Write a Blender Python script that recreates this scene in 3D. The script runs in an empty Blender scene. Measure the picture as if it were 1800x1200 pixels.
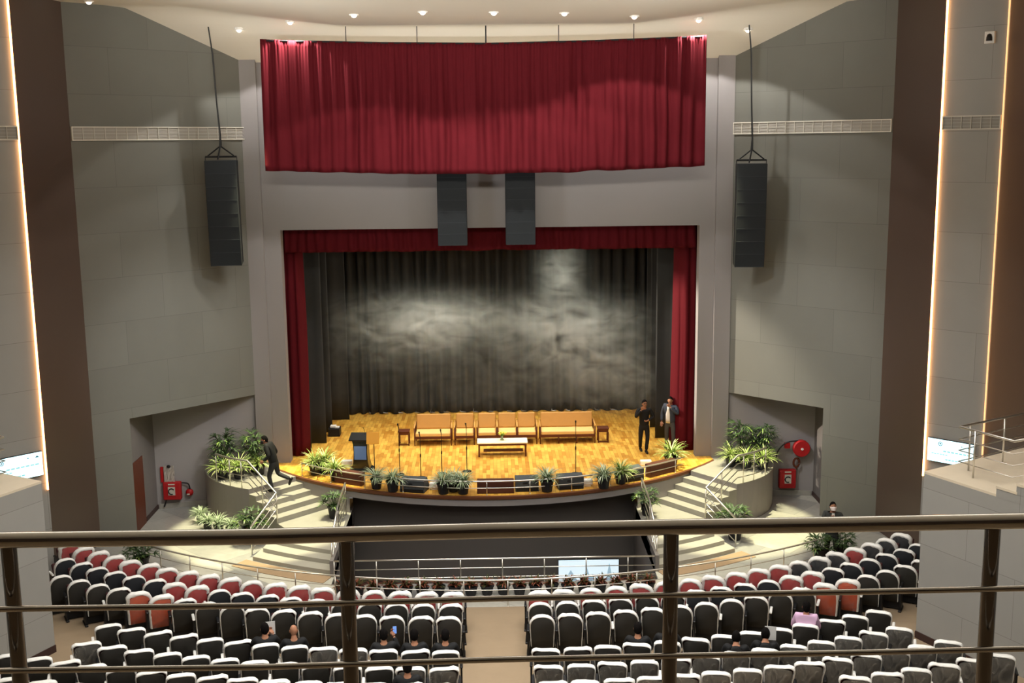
import bpy, bmesh, math, random
from math import sin, cos, pi, radians, sqrt, atan, atan2, hypot, exp, tan, floor as flr
from mathutils import Vector, Matrix, noise
random.seed(7)
SC = bpy.context.scene
COL = SC.collection

# ------------------------------------------------------------------ camera
FPX, PITCH, ROLL = 2020.0, radians(9.8), radians(0.62)
YAW = atan(36 / FPX)
CAM = Vector((0, 0, 11.0))
_f = Vector((sin(YAW) * cos(PITCH), cos(YAW) * cos(PITCH), -sin(PITCH)))
_r = Vector((cos(YAW), -sin(YAW), 0)); _u = _r.cross(_f)
_r2 = _r * cos(ROLL) - _u * sin(ROLL); _u2 = _r * sin(ROLL) + _u * cos(ROLL)
cd = bpy.data.cameras.new('camera'); cam = bpy.data.objects.new('camera', cd); COL.objects.link(cam)
cd.sensor_width = 36; cd.lens = FPX / 1800 * 36; cd.clip_start = 0.05; cd.clip_end = 200
cam.matrix_world = Matrix(((_r2.x, _u2.x, -_f.x, CAM.x), (_r2.y, _u2.y, -_f.y, CAM.y), (_r2.z, _u2.z, -_f.z, CAM.z), (0, 0, 0, 1)))
SC.camera = cam

def ray(px, py): return _f + _r2 * ((px - 900) / FPX) - _u2 * ((py - 600) / FPX)
def at(px, py, z):
    d = ray(px, py); return CAM + d * ((z - CAM.z) / d.z)
def aty(px, py, y):
    d = ray(px, py); return CAM + d * (y / d.y)

# ------------------------------------------------------------------ view, world, lights
vs = SC.view_settings
vs.view_transform = 'Standard'; vs.look = 'None'; vs.gamma = 1; vs.use_curve_mapping = False
vs.exposure = 0.0
SC.cycles.max_bounces = 6; SC.cycles.diffuse_bounces = 3; SC.cycles.glossy_bounces = 3
SC.cycles.transparent_max_bounces = 12; SC.cycles.volume_bounces = 1
SC.cycles.caustics_reflective = False; SC.cycles.caustics_refractive = False
W = bpy.data.worlds.new('hall_ambience'); SC.world = W; W.use_nodes = True
W.node_tree.nodes['Background'].inputs[0].default_value = (1.0, 0.94, 0.86, 1)
W.node_tree.nodes['Background'].inputs[1].default_value = 0.16

def area(name, loc, target, sx, sy, power, color, spread=180):
    l = bpy.data.lights.new(name, 'AREA'); l.shape = 'RECTANGLE'; l.size = sx; l.size_y = sy
    l.energy = power; l.color = color; l.spread = radians(spread)
    o = bpy.data.objects.new(name, l); COL.objects.link(o); o.location = loc
    o.rotation_euler = (Vector(target) - Vector(loc)).to_track_quat('-Z', 'Y').to_euler()
    return o
def spot(name, loc, target, power, angle, blend, color, size=0.15):
    l = bpy.data.lights.new(name, 'SPOT'); l.energy = power; l.spot_size = radians(angle); l.spot_blend = blend
    l.color = color; l.shadow_soft_size = size
    o = bpy.data.objects.new(name, l); COL.objects.link(o); o.location = loc
    o.rotation_euler = (Vector(target) - Vector(loc)).to_track_quat('-Z', 'Y').to_euler()
    return o
WARM = (1.0, 0.95, 0.85); STAGEC = (1.0, 0.95, 0.82); NEUT = (1.0, 0.99, 0.965)
# house lights over the stalls, above the picture
for i, (yy, pw, sp_) in enumerate(((10.0, 440, 150), (16.0, 400, 140), (21.5, 560, 130), (19.0, 200, 70))):
    area('house_light_%d' % i, (0, yy, 13.9), (0, yy + (1.0 if i < 3 else 3.0), 0), 14, 1.6, pw, NEUT, sp_)
# fill lights added above the picture to brighten the sloped reflector ceiling
area('added_ceiling_fill', (0, 20.0, 13.5), (0, 33.6, 14.6), 15, 0.5, 330, WARM, 80)
for sx in (-1, 1):
    spot('added_ceiling_spot_%d' % sx, (sx * 5.5, 22.5, 13.75), (sx * 8.3, 33.6, 14.4), 700, 34, 0.9, WARM, 0.3)  # unseen pair added to brighten the ceiling corners
for sx in (-1, 1):
    area('added_ceiling_uplight_%d' % sx, (sx * 13.0, 21.0, 9.5), (sx * 1.5, 29.5, 14.4), 1.6, 0.6, 210, (0.93, 0.97, 1.0), 70)  # cool fill added out of view to lift the flat front ceiling
    area('added_hall_uplight_%d' % sx, (sx * 13.2, 11.0, 9.5), (sx * 3.0, 11.0, 14.7), 6.0, 0.6, 600, (1.0, 0.97, 0.92), 100)  # added fill, keeps the hall ceiling bright for the rail reflections
for sx in (-1, 1):
    spot('added_wall_fill_%d' % sx, (sx * 1.0, 24.2, 14.0), (sx * 9.3, 33.0, 4.6), 4600, 27, 1.0, (0.97, 0.98, 1.0), 0.5)  # soft fill added to brighten the lower splayed walls
# cove behind the red drape washing the reflector ceiling
area('ceiling_cove_light', (0, 34.55, 12.2), (0, 33.4, 14.5), 12.5, 0.3, 62, (1.0, 0.88, 0.68))
# stage battens
for i, (yy, pw) in enumerate(((36.2, 148), (37.6, 160), (39.0, 145))):
    area('stage_batten_%d' % i, (0, yy, 9.6), (0, yy - 0.2, 1.2), 9.5, 0.5, pw, STAGEC, 96)
spot('added_curtain_fill', (-4.8, 37.0, 8.6), (5.9, 35.9, 4.6), 12000, 24, 0.6, (1.0, 0.9, 0.75), 0.1)  # unseen spot added to brighten the turned edge of the red leg curtain
# front of house spots on apron, stairs and marble
for sx in (-1, 1):
    spot('stair_spot_%d' % sx, (sx * 6.7, 32.6, 14.1), (sx * 6.5, 32.0, 0.8), 19000, 25, 0.25, (1.0, 0.95, 0.60), 0.10)
    spot('floor_spot_%d' % sx, (sx * 8.8, 27.4, 14.2), (sx * 5.9, 28.5, 0.0), 6500, 22, 0.5, (1.0, 0.94, 0.68), 0.12)
    spot('apron_spot_%d' % sx, (sx * 3.2, 27.5, 13.7), (sx * 2.6, 32.8, 1.2), 1200, 36, 0.6, STAGEC, 0.12)

# ------------------------------------------------------------------ materials
def lin(c):
    c = c / 255.0
    return c / 12.92 if c <= 0.04045 else ((c + 0.055) / 1.055) ** 2.4
def rgb(r, g, b): return (lin(r), lin(g), lin(b), 1)
MATS = {}
def mat(name, col, rough=0.6, metal=0.0, spec=0.3, var=0.0, vscale=8.0, bump=0.0, emit=None, estr=0.0, alpha=1.0, trans=0.0):
    if name in MATS: return MATS[name]
    m = bpy.data.materials.new(name); m.use_nodes = True; nt = m.node_tree
    b = nt.nodes['Principled BSDF']
    b.inputs['Base Color'].default_value = col; b.inputs['Roughness'].default_value = rough
    b.inputs['Metallic'].default_value = metal; b.inputs['Specular IOR Level'].default_value = spec
    b.inputs['Alpha'].default_value = alpha; b.inputs['Transmission Weight'].default_value = trans
    if emit: b.inputs['Emission Color'].default_value = emit; b.inputs['Emission Strength'].default_value = estr
    tc = nt.nodes.new('ShaderNodeTexCoord')
    n = nt.nodes.new('ShaderNodeTexNoise'); n.inputs['Scale'].default_value = vscale; n.inputs['Detail'].default_value = 4
    nt.links.new(tc.outputs['Object'], n.inputs['Vector'])
    if var > 0:
        mx = nt.nodes.new('ShaderNodeMix'); mx.data_type = 'RGBA'
        mx.inputs[6].default_value = tuple(min(1, c * (1 - var)) for c in col[:3]) + (1,)
        mx.inputs[7].default_value = tuple(min(1, c * (1 + var)) for c in col[:3]) + (1,)
        nt.links.new(n.outputs['Fac'], mx.inputs[0]); nt.links.new(mx.outputs[2], b.inputs['Base Color'])
    if bump > 0:
        bp = nt.nodes.new('ShaderNodeBump'); bp.inputs['Strength'].default_value = bump; bp.inputs['Distance'].default_value = 0.02
        nt.links.new(n.outputs['Fac'], bp.inputs['Height']); nt.links.new(bp.outputs[0], b.inputs['Normal'])
    MATS[name] = m
    return m

def brick_mat(name, c1, c2, mortar, bw, bh, ms, rough=0.7, axes='XZ', rot=0.0, offset=0.5, freq=2, nvar=0.1, nscale=1.5, spec=0.3, veins=False, bias=0.0):
    m = bpy.data.materials.new(name); m.use_nodes = True; nt = m.node_tree; L = nt.links
    b = nt.nodes['Principled BSDF']; b.inputs['Roughness'].default_value = rough; b.inputs['Specular IOR Level'].default_value = spec
    tc = nt.nodes.new('ShaderNodeTexCoord'); sep = nt.nodes.new('ShaderNodeSeparateXYZ'); cmb = nt.nodes.new('ShaderNodeCombineXYZ')
    L.new(tc.outputs['Object'], sep.inputs[0]); L.new(sep.outputs[axes[0]], cmb.inputs[0]); L.new(sep.outputs[axes[1]], cmb.inputs[1])
    mp = nt.nodes.new('ShaderNodeMapping'); mp.inputs['Rotation'].default_value = (0, 0, rot); L.new(cmb.outputs[0], mp.inputs[0])
    br = nt.nodes.new('ShaderNodeTexBrick'); br.offset = offset; br.offset_frequency = freq
    br.inputs['Color1'].default_value = c1; br.inputs['Color2'].default_value = c2; br.inputs['Mortar'].default_value = mortar
    br.inputs['Scale'].default_value = 1; br.inputs['Mortar Size'].default_value = ms; br.inputs['Mortar Smooth'].default_value = 0.3
    br.inputs['Brick Width'].default_value = bw; br.inputs['Row Height'].default_value = bh; br.inputs['Bias'].default_value = bias
    L.new(mp.outputs[0], br.inputs['Vector'])
    n = nt.nodes.new('ShaderNodeTexNoise'); n.inputs['Scale'].default_value = nscale; n.inputs['Detail'].default_value = 6
    L.new(tc.outputs['Object'], n.inputs['Vector'])
    if veins:
        n.inputs['Distortion'].default_value = 2.5
    rm = nt.nodes.new('ShaderNodeMapRange'); rm.inputs[3].default_value = 1 - nvar; rm.inputs[4].default_value = 1 + nvar
    L.new(n.outputs['Fac'], rm.inputs[0])
    mx = nt.nodes.new('ShaderNodeMix'); mx.data_type = 'RGBA'; mx.blend_type = 'MULTIPLY'; mx.inputs[0].default_value = 1
    L.new(br.outputs['Color'], mx.inputs[6]); L.new(rm.outputs[0], mx.inputs[7]); L.new(mx.outputs[2], b.inputs['Base Color'])
    MATS[name] = m
    return m

M_panel = brick_mat('grey_acoustic_panel', rgb(107, 106, 98), rgb(111, 110, 102), rgb(92, 91, 84), 2.4, 1.24, 0.006, 0.75, nvar=0.05)
M_panel2 = brick_mat('pale_grey_panel', rgb(156, 154, 148), rgb(161, 159, 153), rgb(128, 125, 119), 2.4, 1.24, 0.006, 0.75, nvar=0.05)
M_plaster = mat('grey_plaster', rgb(144, 138, 136), 0.8, var=0.04, vscale=0.6)
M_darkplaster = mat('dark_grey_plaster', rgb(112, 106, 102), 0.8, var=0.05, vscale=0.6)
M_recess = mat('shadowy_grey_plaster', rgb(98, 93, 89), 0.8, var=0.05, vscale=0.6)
M_brown = mat('brown_laminate', rgb(78, 62, 54), 0.42, spec=0.4, var=0.08, vscale=0.5)
M_skirt = mat('dark_skirting', rgb(62, 44, 40), 0.5)
M_ceil = mat('cream_ceiling', rgb(226, 218, 202), 0.9, var=0.03, vscale=0.4)
M_parquet = brick_mat('parquet', rgb(238, 186, 82), rgb(186, 122, 38), rgb(160, 100, 30), 0.5, 0.11, 0.003, 0.42, axes='YX', rot=0.0, offset=0.37, nvar=0.28, nscale=3.2, spec=0.35, bias=-0.15)
M_edgewood = mat('stage_edge_wood', rgb(98, 58, 34), 0.5, var=0.15, vscale=4)
M_marble = brick_mat('marble', rgb(182, 178, 165), rgb(132, 131, 128), rgb(104, 102, 98), 1.5, 1.5, 0.006, 0.3, axes='XY', rot=0.75, nvar=0.22, nscale=2.2, spec=0.45, veins=True)
M_stepmarble = mat('step_marble', rgb(150, 146, 136), 0.4, var=0.14, vscale=3, spec=0.4)
M_carpet = mat('beige_carpet', rgb(148, 129, 105), 0.95, spec=0.05, var=0.07, vscale=3.0, bump=0.15)
M_mat = mat('tan_rug', rgb(142, 120, 96), 0.95, spec=0.05, var=0.06, vscale=6.0)
M_gallery = mat('gallery_marble', rgb(222, 208, 184), 0.35, var=0.06, vscale=4)
M_black = mat('black_void', rgb(26, 25, 24), 0.95, spec=0.02)
M_steel = mat('brushed_steel', rgb(226, 221, 211), 0.34, 1.0)
M_railsteel = mat('balcony_steel', rgb(190, 185, 176), 0.17, 1.0)
M_railpost = mat('balcony_post_steel', rgb(104, 98, 92), 0.16, 1.0)
M_white = mat('white_paint', rgb(232, 228, 220), 0.6)
M_offwhite = mat('off_white_metal', rgb(214, 208, 194), 0.5)
M_blackplastic = mat('black_plastic', rgb(24, 24, 25), 0.45)
M_speaker = mat('speaker_black', rgb(28, 31, 33), 0.7, var=0.1, vscale=30)
M_speakergap = mat('speaker_gap', rgb(54, 57, 59), 0.9, spec=0.1)
M_redfab = mat('red_velvet', rgb(82, 16, 23), 0.85, spec=0.1, var=0.08, vscale=6)
M_blackfab = mat('black_drape', rgb(58, 58, 57), 0.85, spec=0.12, var=0.1, vscale=4)
M_wood = mat('dark_wood', rgb(88, 44, 26), 0.45, var=0.15, vscale=8)
M_tan = mat('tan_upholstery', rgb(196, 144, 76), 0.6, var=0.06, vscale=6)
M_tanseat = mat('tan_seat_upholstery', rgb(222, 184, 116), 0.6, var=0.06, vscale=6)
M_pot = mat('dark_plastic_pot', rgb(38, 38, 40), 0.5)
M_soil = mat('potting_soil', rgb(48, 36, 26), 0.95)
M_palm = mat('palm_leaf', rgb(52, 74, 38), 0.5, spec=0.4, var=0.3, vscale=7)
M_spider = mat('spider_leaf', rgb(128, 150, 72), 0.55, var=0.35, vscale=9)
M_spidergrey = mat('grey_green_leaf', rgb(142, 158, 120), 0.6, var=0.35, vscale=9)
M_croton = mat('croton_leaf', rgb(120, 64, 44), 0.5, var=0.5, vscale=9)
M_crotong = mat('croton_green', rgb(70, 74, 38), 0.5, var=0.4, vscale=9)
M_fire = mat('fire_red', rgb(166, 30, 32), 0.45)
M_hose = mat('black_hose', rgb(30, 28, 28), 0.5)
M_seatdark = mat('charcoal_seat_back', rgb(52, 50, 46), 0.75, var=0.06, vscale=10)
M_seatnavy = mat('blue_black_seat_back', rgb(44, 46, 50), 0.7, var=0.06, vscale=10)
M_seatred = mat('red_seat_back', rgb(178, 62, 62), 0.7, var=0.08, vscale=10)
M_seatorange = mat('orange_red_seat_back', rgb(200, 88, 56), 0.6, var=0.12, vscale=10)
M_seatfab = mat('seat_fabric', rgb(66, 34, 34), 0.85)
M_cover = mat('white_plastic_wrap', rgb(242, 240, 234), 0.32, spec=0.5, var=0.06, vscale=18, bump=0.35)

def film_mat(name, col, lo, hi, sc=(7, 7, 2.0)):
    m = bpy.data.materials.new(name); m.use_nodes = True; nt = m.node_tree; L = nt.links
    b = nt.nodes['Principled BSDF']; b.inputs['Base Color'].default_value = col; b.inputs['Roughness'].default_value = 0.25
    b.inputs['Specular IOR Level'].default_value = 0.6
    tc = nt.nodes.new('ShaderNodeTexCoord'); mp = nt.nodes.new('ShaderNodeMapping'); mp.inputs['Scale'].default_value = sc
    n = nt.nodes.new('ShaderNodeTexNoise'); n.inputs['Scale'].default_value = 1; n.inputs['Detail'].default_value = 5; n.inputs['Distortion'].default_value = 1.2
    L.new(tc.outputs['Object'], mp.inputs[0]); L.new(mp.outputs[0], n.inputs['Vector'])
    rm = nt.nodes.new('ShaderNodeMapRange'); rm.inputs[1].default_value = 0.35; rm.inputs[2].default_value = 0.75; rm.inputs[3].default_value = lo; rm.inputs[4].default_value = hi
    L.new(n.outputs['Fac'], rm.inputs[0]); L.new(rm.outputs[0], b.inputs['Alpha'])
    bp = nt.nodes.new('ShaderNodeBump'); bp.inputs['Strength'].default_value = 0.6; bp.inputs['Distance'].default_value = 0.02
    L.new(n.outputs['Fac'], bp.inputs['Height']); L.new(bp.outputs[0], b.inputs['Normal'])
    return m
M_film = film_mat('clear_plastic_film', rgb(222, 219, 210), 0.12, 0.5)
M_filmrow = film_mat('thin_plastic_film', rgb(230, 228, 222), 0.02, 0.18)

# ------------------------------------------------------------------ mesh helpers
def obj(name, bm, m, parent=None, smooth=False, loc=None, rotz=0.0):
    me = bpy.data.meshes.new(name); bm.normal_update(); bm.to_mesh(me); bm.free()
    ms = m if isinstance(m, (list, tuple)) else [m]
    for x in ms: me.materials.append(x)
    if smooth:
        for p in me.polygons: p.use_smooth = True
    o = bpy.data.objects.new(name, me); COL.objects.link(o)
    if parent: o.parent = parent
    if loc is not None: o.location = loc
    if rotz: o.rotation_euler = (0, 0, rotz)
    return o
def tag(o, label, cat, group=None, kind=None):
    o['label'] = label; o['category'] = cat
    if group: o['group'] = group
    if kind: o['kind'] = kind
    return o
def thing(name, label, cat, loc=(0, 0, 0), rotz=0.0, group=None):
    o = bpy.data.objects.new(name, None); COL.objects.link(o); o.empty_display_size = 0.1
    o.location = loc; o.rotation_euler = (0, 0, rotz)
    return tag(o, label, cat, group)
def struct(name, bm, m, label=None, **k):
    o = obj(name, bm, m, **k); o['kind'] = 'structure'
    o['label'] = label or name.replace('_', ' '); o['category'] = name.split('_')[0]
    return o
def dup(root, loc, rotz, label=None, group=None, mats=None):
    r = root.copy(); COL.objects.link(r); r.location = loc; r.rotation_euler = (0, 0, rotz)
    if label: r['label'] = label
    if group: r['group'] = group
    for ch in list(root.children):
        c = ch.copy(); COL.objects.link(c); c.parent = r
        for g in list(ch.children):
            d = g.copy(); COL.objects.link(d); d.parent = c
    return r

def box(bm, x0, x1, y0, y1, z0, z1, mi=0, M=None):
    v = [bm.verts.new(p) for p in ((x0, y0, z0), (x1, y0, z0), (x1, y1, z0), (x0, y1, z0), (x0, y0, z1), (x1, y0, z1), (x1, y1, z1), (x0, y1, z1))]
    if M is not None:
        for q in v: q.co = M @ q.co
    for f in ((0, 3, 2, 1), (4, 5, 6, 7), (0, 1, 5, 4), (1, 2, 6, 5), (2, 3, 7, 6), (3, 0, 4, 7)):
        bm.faces.new([v[i] for i in f]).material_index = mi
    return v
def rbox(bm, x0, x1, y0, y1, z0, z1, r=0.02, seg=2, M=None, mi=0):
    b2 = bmesh.new(); box(b2, x0, x1, y0, y1, z0, z1)
    bmesh.ops.bevel(b2, geom=b2.edges[:], offset=r, segments=seg, affect='EDGES', profile=0.5)
    mp = {}
    for v in b2.verts: mp[v] = bm.verts.new(M @ v.co if M is not None else v.co)
    for f in b2.faces: bm.faces.new([mp[v] for v in f.verts]).material_index = mi
    b2.free()
def tube(bm, pts, r, seg=8, mi=0, cap=True, closed=False):
    pts = [Vector(p) for p in pts]; n = len(pts); rings = []
    rr = r if isinstance(r, (list, tuple)) else [r] * n
    up = Vector((0, 0, 1)); prev = None
    for i in range(n):
        a = pts[i - 1] if (i > 0 or closed) else pts[i]; b = pts[(i + 1) % n] if (i < n - 1 or closed) else pts[i]
        t = (b - a).normalized() if (b - a).length > 1e-9 else Vector((0, 0, 1))
        s = t.cross(prev) if prev is not None and t.cross(prev).length > 1e-3 else t.cross(up if abs(t.z) < 0.95 else Vector((0, 1, 0)))
        s = s.normalized(); w = s.cross(t).normalized(); prev = w
        rings.append([bm.verts.new(pts[i] + (s * cos(2 * pi * k / seg) + w * sin(2 * pi * k / seg)) * rr[i]) for k in range(seg)])
    for i in range(n - 1 + (1 if closed else 0)):
        A, B = rings[i], rings[(i + 1) % n]
        for k in range(seg):
            bm.faces.new((A[k], A[(k + 1) % seg], B[(k + 1) % seg], B[k])).material_index = mi
    if cap and not closed:
        bm.faces.new(rings[0][::-1]).material_index = mi; bm.faces.new(rings[-1]).material_index = mi
def lathe(bm, prof, seg=20, c=(0, 0, 0), M=None, mi=0):
    rings = []
    for r, z in prof:
        rings.append([bm.verts.new((c[0] + r * cos(2 * pi * k / seg), c[1] + r * sin(2 * pi * k / seg), c[2] + z)) for k in range(seg)])
    if M is not None:
        for R_ in rings:
            for v in R_: v.co = M @ v.co
    for i in range(len(rings) - 1):
        for k in range(seg):
            bm.faces.new((rings[i][k], rings[i][(k + 1) % seg], rings[i + 1][(k + 1) % seg], rings[i + 1][k])).material_index = mi
    if prof[0][0] > 1e-4: bm.faces.new(rings[0][::-1]).material_index = mi
    if prof[-1][0] > 1e-4: bm.faces.new(rings[-1]).material_index = mi
def ball(bm, c, rx, ry, rz, u=12, v=8, M=None, mi=0):
    rows = []
    for i in range(v + 1):
        th = pi * i / v
        rows.append([bm.verts.new((c[0] + rx * sin(th) * cos(2 * pi * k / u), c[1] + ry * sin(th) * sin(2 * pi * k / u), c[2] + rz * cos(th))) for k in range(u)] if 0 < i < v
                    else [bm.verts.new((c[0], c[1], c[2] + rz * cos(th)))])
    if M is not None:
        for R_ in rows:
            for q in R_: q.co = M @ q.co
    for i in range(v):
        A, B = rows[i], rows[i + 1]
        for k in range(u):
            a0, a1 = A[k % len(A)], A[(k + 1) % len(A)]; b0, b1 = B[k % len(B)], B[(k + 1) % len(B)]
            vs_ = []
            for q in (a0, b0, b1, a1):
                if q not in vs_: vs_.append(q)
            if len(vs_) > 2: bm.faces.new(vs_).material_index = mi
def poly(bm, pts, mi=0): return bm.faces.new([bm.verts.new(p) for p in pts])
def prism(bm, xy, z0, z1, mi=0):
    a = [bm.verts.new((x, y, z0)) for x, y in xy]; b = [bm.verts.new((x, y, z1)) for x, y in xy]; n = len(xy)
    bm.faces.new(a[::-1]).material_index = mi; bm.faces.new(b).material_index = mi
    for i in range(n): bm.faces.new((a[i], a[(i + 1) % n], b[(i + 1) % n], b[i])).material_index = mi
def new(): return bmesh.new()
# ------------------------------------------------------------------ setting: walls
def wall(name, p0, p1, rects, m, thick=0.2, side=1, label=None):
    """vertical wall along p0->p1 built in its own frame (x along, z up); rects = (x0,x1,z0,z1); thickness goes to local +y*side"""
    bm = new()
    for x0, x1, z0, z1 in rects: box(bm, x0, x1, min(0, thick * side), max(0, thick * side), z0, z1)
    bmesh.ops.remove_doubles(bm, verts=bm.verts, dist=1e-5)
    return struct(name, bm, m, label, loc=(p0[0], p0[1], 0), rotz=atan2(p1[1] - p0[1], p1[0] - p0[0]))
def dist(a, b): return hypot(a[0] - b[0], a[1] - b[1])
LW0, LW1, LOP = (-11.08, 31.14), (-7.2, 35.0), (-10.29, 31.92)
RW0, RW1, ROP = (10.90, 31.34), (7.27, 34.97), (9.66, 32.58)
wall('wall_left', LW0, LW1, [(0, dist(LW0, LOP), 0, 3.42), (0, dist(LW0, LW1), 3.42, 15.6)], M_panel, 0.22, 1)
wall('wall_right', RW1, RW0, [(dist(RW1, ROP), dist(RW1, RW0), 0, 3.27), (0, dist(RW1, RW0), 3.27, 15.6)], M_panel, 0.22, 1)
LD, RD = (-11.52, 28.9), (11.24, 28.9)
wall('trim_1', LD, LW0, [(0, dist(LD, LW0), 0, 15.6)], M_brown, 0.2, 1, 'brown panel beside grey splayed wall')
wall('trim_2', RW0, RD, [(0, dist(RD, RW0), 0, 15.6)], M_brown, 0.2, 1, 'brown panel beside grey splayed wall')
LS, RS = (-13.25, 27.17), (12.35, 27.79)
wall('wall_side_left', LS, LD, [(0, dist(LS, LD), 0, 15.6)], M_panel2, 0.2, 1)
wall('wall_side_right', RD, RS, [(0, dist(RD, RS), 0, 15.6)], M_panel2, 0.2, 1)
wall('trim_3', RS, (12.95, 24.3), [(0, dist(RS, (12.95, 24.3)), 0, 15.6)], M_brown, 0.2, 1, 'brown panel at frame edge')
wall('trim_4', (-13.6, 24.3), LS, [(0, dist(LS, (-13.6, 24.3)), 0, 15.6)], M_brown, 0.2, 1, 'brown panel at frame edge')
wall('wall_far_right', (12.95, 24.3), (15.0, 0), [(0, dist((12.95, 24.3), (15.0, 0)), 0, 15.6)], M_panel2, 0.2, 1)
wall('wall_far_left', (-15.0, 0), (-13.6, 24.3), [(0, dist((-13.6, 24.3), (-15.0, 0)), 0, 15.6)], M_panel2, 0.2, 1)
# proscenium wall, stage opening and its slightly proud side pilasters
OX0, OX1, OZ = -6.36, 6.38, 8.47
bm = new()
for x0, x1, z0, z1 in ((-14, OX0, 0, 14.2), (OX1, 14, 0, 14.2), (OX0, OX1, OZ, 14.2)): box(bm, x0, x1, 35.0, 35.4, z0, z1)
bmesh.ops.remove_doubles(bm, verts=bm.verts, dist=1e-5)
struct('wall_proscenium', bm, M_plaster)
for nm, x0, x1 in (('trim_5', -7.35, -6.86), ('trim_6', 6.85, 7.35)):
    bm = new(); box(bm, x0, x1, 34.86, 35.0, 1.2, 14.2); struct(nm, bm, M_plaster, 'plaster pilaster beside stage opening')
# passages behind the splayed walls
bm = new(); box(bm, -10.62, -10.36, 31.95, 35.0, 0, 3.42); struct('wall_passage_left', bm, M_darkplaster)
bm = new(); box(bm, 10.0, 10.25, 32.5, 35.0, 0, 3.27); struct('wall_passage_right', bm, M_darkplaster)
for nm, xx, y0, s in (('door_1', -10.36, 32.02, 1), ('door_2', 10.0, 32.62, -1)):
    bm = new(); box(bm, min(xx, xx + s * 0.03), max(xx, xx + s * 0.03), y0, y0 + 0.95, 0.0, 2.05)
    o = struct(nm, bm, M_wood, 'dark wooden door in passage wall')
for nm, x0, x1, y0 in (('baseboard_left', -10.38, -10.34, 33.05), ('baseboard_right', 9.98, 10.02, 33.65)):
    bm = new(); box(bm, x0, x1, y0, 35.0, 0, 0.14); struct(nm, bm, M_skirt)
for nm, q, zt in (('wall_passage_back_left', [(-10.62, 34.2), (-7.36, 34.98), (-7.36, 35.2), (-10.62, 35.2)], 3.44), ('wall_passage_back_right', [(7.36, 34.97), (10.25, 34.5), (10.25, 35.2), (7.36, 35.2)], 3.29)):
    bm = new(); prism(bm, q, 0, zt); struct(nm, bm, M_plaster)
for nm, pts, z in (('ceiling_passage_left', ((-10.6, 31.95), (-7.3, 35.05), (-10.6, 35.05)), 3.45), ('ceiling_passage_right', ((10.1, 32.3), (10.1, 35.05), (7.4, 35.05)), 3.30)):
    bm = new(); prism(bm, pts, z, z + 0.1); struct(nm, bm, M_darkplaster)
for nm, x0, x1 in (('baseboard_passage_left', -10.3, -8.9), ('baseboard_passage_right', 8.7, 9.95)):
    bm = new(); f = (lambda x: 34.2 + (x + 10.62) * 0.2393) if x0 < 0 else (lambda x: 34.97 - (x - 7.36) * 0.1626)
    prism(bm, [(x0, f(x0) - 0.04), (x1, f(x1) - 0.04), (x1, f(x1)), (x0, f(x0))], 0, 0.16); struct(nm, bm, M_stepmarble)
# sloped reflector ceiling
def ceil_z(x, y):
    a = 13.42 + 0.5 * (35.0 - y); b = min(14.24 + 0.11 * max(0, abs(x) - 4.0), 14.74)
    k = 0.06; h = max(0, min(1, 0.5 + 0.5 * (b - a) / k)); return b * (1 - h) + a * h - k * h * (1 - h)
bm = new(); xs = [-14 + 0.7 * i for i in range(41)]; ys = [24.0, 26, 28, 30, 31, 31.5, 32, 32.4, 32.8, 33.0, 33.2, 33.3, 33.4, 33.5, 33.7, 34.2, 35.1]
g = [[bm.verts.new((x, y, ceil_z(x, y))) for x in xs] for y in ys]
for i in range(len(ys) - 1):
    for k in range(len(xs) - 1): bm.faces.new((g[i][k], g[i + 1][k], g[i + 1][k + 1], g[i][k + 1]))
struct('ceiling', bm, M_ceil, 'cream sloped ceiling over the stage front', smooth=True)
# ------------------------------------------------------------------ stage
AC, AR = 39.7, 8.6                      # apron arc centre y and radius
def apron_pts(R, xmax, n=36, yc=AC):
    out = []
    for i in range(n + 1):
        x = -xmax + 2 * xmax * i / n; out.append((x, yc - sqrt(R * R - x * x)))
    return out
ap = apron_pts(AR, 6.86)
bm = new(); prism(bm, ap + [(6.86, 35.0), (6.36, 35.0), (6.36, 42.2), (-6.36, 42.2), (-6.36, 35.0), (-6.86, 35.0)], 1.10, 1.2)
struct('floor_stage', bm, M_parquet, 'golden parquet stage floor')
bm = new(); a2 = apron_pts(AR + 0.03, 6.86)
for i in range(len(a2) - 1):
    (x0, y0), (x1, y1) = a2[i], a2[i + 1]; X0, Y0 = ap[i]; X1, Y1 = ap[i + 1]
    poly(bm, ((x0, y0, 1.13), (x1, y1, 1.13), (x1, y1, 1.207), (x0, y0, 1.207))); poly(bm, ((x0, y0, 1.207), (x1, y1, 1.207), (X1, Y1 + 0.1, 1.207), (X0, Y0 + 0.1, 1.207)))
    poly(bm, ((x0, y0, 1.13), (X0, Y0, 1.13), (X1, Y1, 1.13), (x1, y1, 1.13)))
struct('trim_7', bm, M_edgewood, 'brown wooden edge of the stage apron')
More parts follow.
